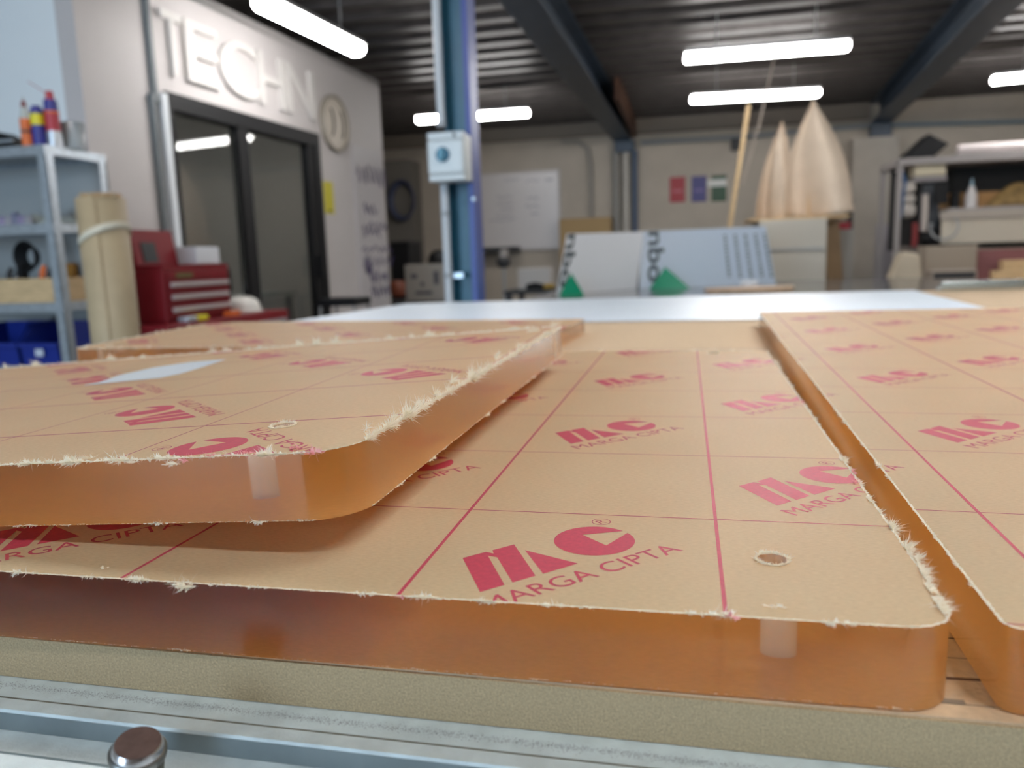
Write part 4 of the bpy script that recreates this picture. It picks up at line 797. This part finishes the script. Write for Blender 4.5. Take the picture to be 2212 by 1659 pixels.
def tuft(mb, p, n_, size, dirn, rnd):
    t = Vector((dirn[1], -dirn[0], 0)); t = t.normalized() if t.length else Vector((1, 0, 0))
    for _ in range(max(4, n_//5)):
        d = (Vector(dirn)+Vector((rnd.gauss(0, .45), rnd.gauss(0, .45), rnd.gauss(0, .45)))).normalized()
        q = Vector(p)+t*rnd.gauss(0, size*.28)+Vector((0, 0, rnd.uniform(0, size*.08)))
        flake(mb, q, (t+Vector((0, 0, rnd.gauss(0, .4)))).normalized(), d, size*rnd.uniform(.2, .5), size*rnd.uniform(.25, .8), rnd)
    for _ in range(n_):
        d = (Vector(dirn)+Vector((rnd.gauss(0, .7), rnd.gauss(0, .7), rnd.gauss(0, .5)))).normalized()
        fibre_add(mb, Vector(p)+t*rnd.gauss(0, size*.3)+Vector((0, 0, rnd.uniform(0, size*.1))), d, size*rnd.uniform(.2, .8), rnd.uniform(.00004, .00012), rnd)
def sheet(label, M, poly, rad, holes, par, prot, fr, seed, tufts=(), bottom=None, xr=(-6, 8), yr_=(-3, 14), weak=1):
    """one masked acrylic sheet; local frame = printed grid, top face at z = 0"""
    t = thing('acrylic_sheet', label, 'acrylic sheet', (0, 0, 0), 'masked acrylic sheets'); t.matrix_world = M
    out = rounded(poly, rad); n = len(out); HS = 24
    hl = [[(hx+hr*math.cos(-k*2*math.pi/HS), hy+hr*math.sin(-k*2*math.pi/HS)) for k in range(HS)] for hx, hy, hr in holes]
    def plate(name, z_, up, m=M_KRAFT):
        bm = bmesh.new(); es = []
        for lp in [out]+hl:
            vs = [bm.verts.new((x, y_, z_)) for x, y_ in lp]; es += [bm.edges.new((vs[i], vs[(i+1) % len(vs)])) for i in range(len(vs))]
        bmesh.ops.triangle_fill(bm, use_beauty=True, use_dissolve=False, edges=es, normal=(0, 0, up))
        me = bpy.data.meshes.new(name); bm.to_mesh(me); bm.free(); return link(name, me, m, t, (0, 0, 0))
    plate('top_masking_paper', 0, 1); plate('bottom_masking_paper', -TH+.0003, 1, M_KRAFTB)
    mb = MB(); mb.add([(x, y_, z_) for z_ in (-TH+.0003, 0) for x, y_ in out], [(i, (i+1) % n, n+(i+1) % n, n+i) for i in range(n)], True)
    me = bpy.data.meshes.new('clear_edge'); me.from_pydata(mb.v, [], mb.f); me.update()
    for p in me.polygons: p.use_smooth = True
    link('clear_edge', me, M_ACR, t, (0, 0, 0))
    for lp in hl:
        me = bpy.data.meshes.new('drilled_hole'); me.from_pydata([(x, y_, z_) for z_ in (-TH+.0003, -.00002) for x, y_ in lp], [], [(i, (i+1) % HS, HS+(i+1) % HS, HS+i) for i in range(HS)]); me.update()
        for p in me.polygons: p.use_smooth = True
        link('drilled_hole', me, M_HOLE, t, (0, 0, 0))
    # print: logos in every other cell, lines every 100 mm
    c_, s_ = math.cos(prot), math.sin(prot); xs = [p[0] for p in poly]; ys = [p[1] for p in poly]
    for i in range(*xr):
        for j in range(*yr_):
            if (i+j) % 2 != par: continue
            cx_, cy_ = i*.1+.05, j*.1+.05
            if not (min(xs)-.06 < cx_ < max(xs)+.06 and min(ys)-.06 < cy_ < max(ys)+.06): continue
            r = clip([(cx_+c_*x-s_*y_, cy_+s_*x+c_*y_) for x, y_ in LOGO_V], LOGO_F, poly)
            if r:
                me = bpy.data.meshes.new('printed_logo'); me.from_pydata([(v.x, v.y, .00007) for v in r[0]], [], r[1]); me.update(); link('printed_logo', me, M_RED, t, (0, 0, 0))
    for ax_ in (0, 1):
        for i in range(-10, 16):
            v = i*.1; w_ = .00066 if ax_ == (0 if abs(c_) > .5 else 1) else .00036
            q = [(v-w_, -2), (v+w_, -2), (v+w_, 2), (v-w_, 2)] if ax_ == 0 else [(-2, v-w_), (2, v-w_), (2, v+w_), (-2, v+w_)]
            r = clip(q, [(0, 1, 2, 3)], poly)
            if r:
                me = bpy.data.meshes.new('printed_line'); me.from_pydata([(p.x, p.y, .00006) for p in r[0]], [], r[1]); me.update(); link('printed_line', me, M_RED, t, (0, 0, 0))
    rnd = random.Random(seed); mb = MB(); mp = MB()
    for (i0, i1, dens, L0, h, clump, up) in fr:
        a = Vector(poly[i0]); b = Vector(poly[i1]); d = (b-a).normalized(); a2 = a+d*rad[i0]*.8; b2 = b-d*rad[i1]*.8
        fringe(mb, [tuple(a2), tuple(b2)], rnd, dens, L0, h, clump, up, edge=h > -.001)
    # rounded corners get the same torn rim
    for lp in [out]: fringe(mb, lp+[lp[0]], rnd, .6, .0013, 0, .6, .2)
    for lp in hl: fringe(mb, lp[::-1]+[lp[-1]], rnd, 3.5, .0024, 0, .3, 1.1)
    for (x, y_, n_, size, dirn, pink) in tufts: tuft(mp if pink else mb, (x, y_, .0002), n_, size, dirn, rnd)
    o = mk('torn_paper_fringe', mb, M_FIBRE, t, local=True); o['kind'] = 'stuff'
    if mp.v:
        o = mk('torn_printed_fringe', mp, M_FIBREP, t, local=True); o['kind'] = 'stuff'
    return t
ZS = .9252
# A: the big flat sheet in front
MA = Matrix.Translation((0, 0, ZS))
hA = az(1668, 1209, ZS); hA2 = az(1540, 763, ZS)
def tz(px, py): p = az(px, py, ZS); return p.x, p.y
tfA = []
for (px, py, n_, sz, pk) in [(40, 1238, 40, .0045, 0), (398, 1268, 90, .0065, 0), (1560, 1330, 45, .005, 0), (1580, 1334, 12, .004, 1), (1668, 1312, 18, .004, 0), (225, 1228, 14, .003, 0), (868, 1291, 10, .0025, 1), (1885, 1350, 14, .003, 0)]:
    x, y_ = tz(px, py); tfA.append((x, y_, n_, sz, (0, -.9, .25), pk))
for (px, py, n_, sz, pk) in [(1985, 1212, 60, .006, 0), (2000, 1245, 60, .006, 0), (2012, 1275, 60, .006, 0), (2035, 1315, 90, .0075, 0), (1880, 1080, 30, .006, 0), (1850, 1045, 30, .0055, 1), (1845, 1020, 14, .005, 1), (1820, 995, 30, .005, 0), (1735, 870, 18, .005, 1)]:
    x, y_ = tz(px, py); tfA.append((x-.001, y_, n_, sz, (.95, 0, .15), pk))
PA = [(-.252, -.0893), (.1625, -.0843), (.1715, .557), (-.252, .570)]
sheet('large kraft-masked acrylic sheet lying flat in front, with a drilled hole near its corner', MA, PA, [.006, .015, .012, .006], [(hA.x, hA.y, .0056), (hA2.x, hA2.y, .0056)], 1, 0,
      [(0, 1, 2.2, .0018, 0, .75, .2), (1, 2, 2.6, .0036, 0, .7, .1), (2, 3, 1., .002, 0, .6, .4), (0, 1, .8, .0009, -TH+.0006, .6, .1)], 21, tfA)
# D: sheet at the right
aD = -.0323; MD = Matrix.Translation((.2037, .1211, ZS)) @ Matrix.Rotation(aD, 4, 'Z'); ID = MD.inverted()
def dl(x, y_): v = ID @ Vector((x, y_, ZS)); return v.x, v.y
PD = [dl(.1739, -.0813), dl(.82, -.10), dl(.85, 1.137), dl(.2124, 1.1154)]
sheet('kraft-masked acrylic sheet on the right, running to the back of the table', MD, PD, [.005, .01, .01, .006], [], 0, 0, [(3, 0, 2.2, .0020, 0, .6, .2), (0, 1, 1.6, .0014, 0, .6, .3)], 33, xr=(-3, 9), yr_=(-4, 12))
# C: sheet at the back left
aC = math.atan2(1.02-1.085, -.08+.835); MC = Matrix.Translation((-.45, .85, ZS)) @ Matrix.Rotation(aC, 4, 'Z'); IC = MC.inverted()
def cl(x, y_): v = IC @ Vector((x, y_, ZS)); return v.x, v.y
PC = [cl(-.752, .622), cl(-.098, .64), cl(-.080, 1.02), cl(-.832, 1.082)]
sheet('kraft-masked acrylic sheet at the back left, behind the tilted one', MC, PC, [.012, .012, .012, .05], [(*cl(-.725, .66), .0056)], 1, math.pi/2, [(0, 1, 1.6, .0055, 0, .5, .7), (3, 0, 1.6, .004, 0, .5, .6), (2, 3, .6, .003, 0, .5, .6)], 44, xr=(-6, 7), yr_=(-5, 6))
# B: tilted sheet resting on the left edge of A and on the table
pB = (-.1237, .002, .9583, .0348, .0011, -.0615); fe, re_, ea, be, le = -.0623, .098, -.0355, .4172, -.549
MBm = Matrix.Translation((pB[0], pB[1], pB[2]+.0006)) @ Matrix.Rotation(pB[4], 4, 'X') @ Matrix.Rotation(pB[5], 4, 'Y') @ Matrix.Rotation(pB[3], 4, 'Z')
def el_(u, v): return (u*math.cos(ea)-v*math.sin(ea), u*math.sin(ea)+v*math.cos(ea))
IB = MBm.inverted()
def bl_(px, py):
    o_ = IB @ CAM; d = (IB.to_3x3() @ ray(px, py)); k = -o_.z/d.z; q = o_+d*k; return q.x, q.y
PB = [el_(le, fe), el_(re_, fe), el_(re_, be), el_(le, be)]
tfB = []
for (px, py, n_, sz, pk) in [(60, 1000, 40, .004, 0), (110, 1000, 50, .004, 0), (190, 992, 40, .004, 0), (290, 1000, 30, .004, 0), (375, 1005, 30, .005, 0), (400, 996, 25, .004, 1), (460, 985, 30, .004, 1), (530, 980, 30, .004, 1), (675, 982, 30, .005, 1), (640, 970, 25, .0035, 1), (500, 985, 20, .004, 0)]:
    x, y_ = bl_(px, py); tfB.append((x, y_, n_, sz, (0, -.8, .3), pk))
for (px, py, n_, sz, pk) in [(790, 930, 30, .006, 0), (850, 905, 50, .006, 0), (900, 875, 40, .006, 0), (940, 855, 40, .007, 0), (975, 828, 70, .009, 0), (1015, 812, 60, .008, 0), (1070, 775, 60, .009, 0), (1120, 750, 40, .008, 0), (1195, 705, 60, .012, 0)]:
    x, y_ = bl_(px, py); tfB.append((x, y_, n_, sz, (.6, .1, .55), pk))
hB = bl_(612, 920); hB2 = el_(re_-.022, be-.03)
tB = sheet('kraft-masked acrylic sheet tilted on top at the left, with very ragged torn paper edges', MBm, PB, [.006, .020, .012, .012], [(*hB, .0056), (*hB2, .0056)], 1, math.pi/2,
           [(0, 1, 3.2, .0034, 0, .55, .35), (1, 2, 4.5, .0072, 0, .5, .55), (2, 3, 3.0, .008, 0, .6, .8), (0, 1, 1.6, .0014, -TH+.0005, .6, -.3), (1, 2, 2.0, .0017, -TH+.0005, .6, -.3)], 55, tfB, xr=(-7, 3), yr_=(-3, 7))
pts = [bl_(*q) for q in [(183, 833), (215, 827), (255, 812), (330, 795), (410, 783), (487, 777), (440, 793), (390, 808), (345, 817), (290, 822)]]
mb = MB().prism([(x, y_, .0002) for x, y_ in pts], (0, 0, .0003)); mk('pale_sticker', mb, mat('pale_sticker', (.66, .74, .80), .3), tB, local=True)['label'] = 'pale bluish-white patch on the paper'
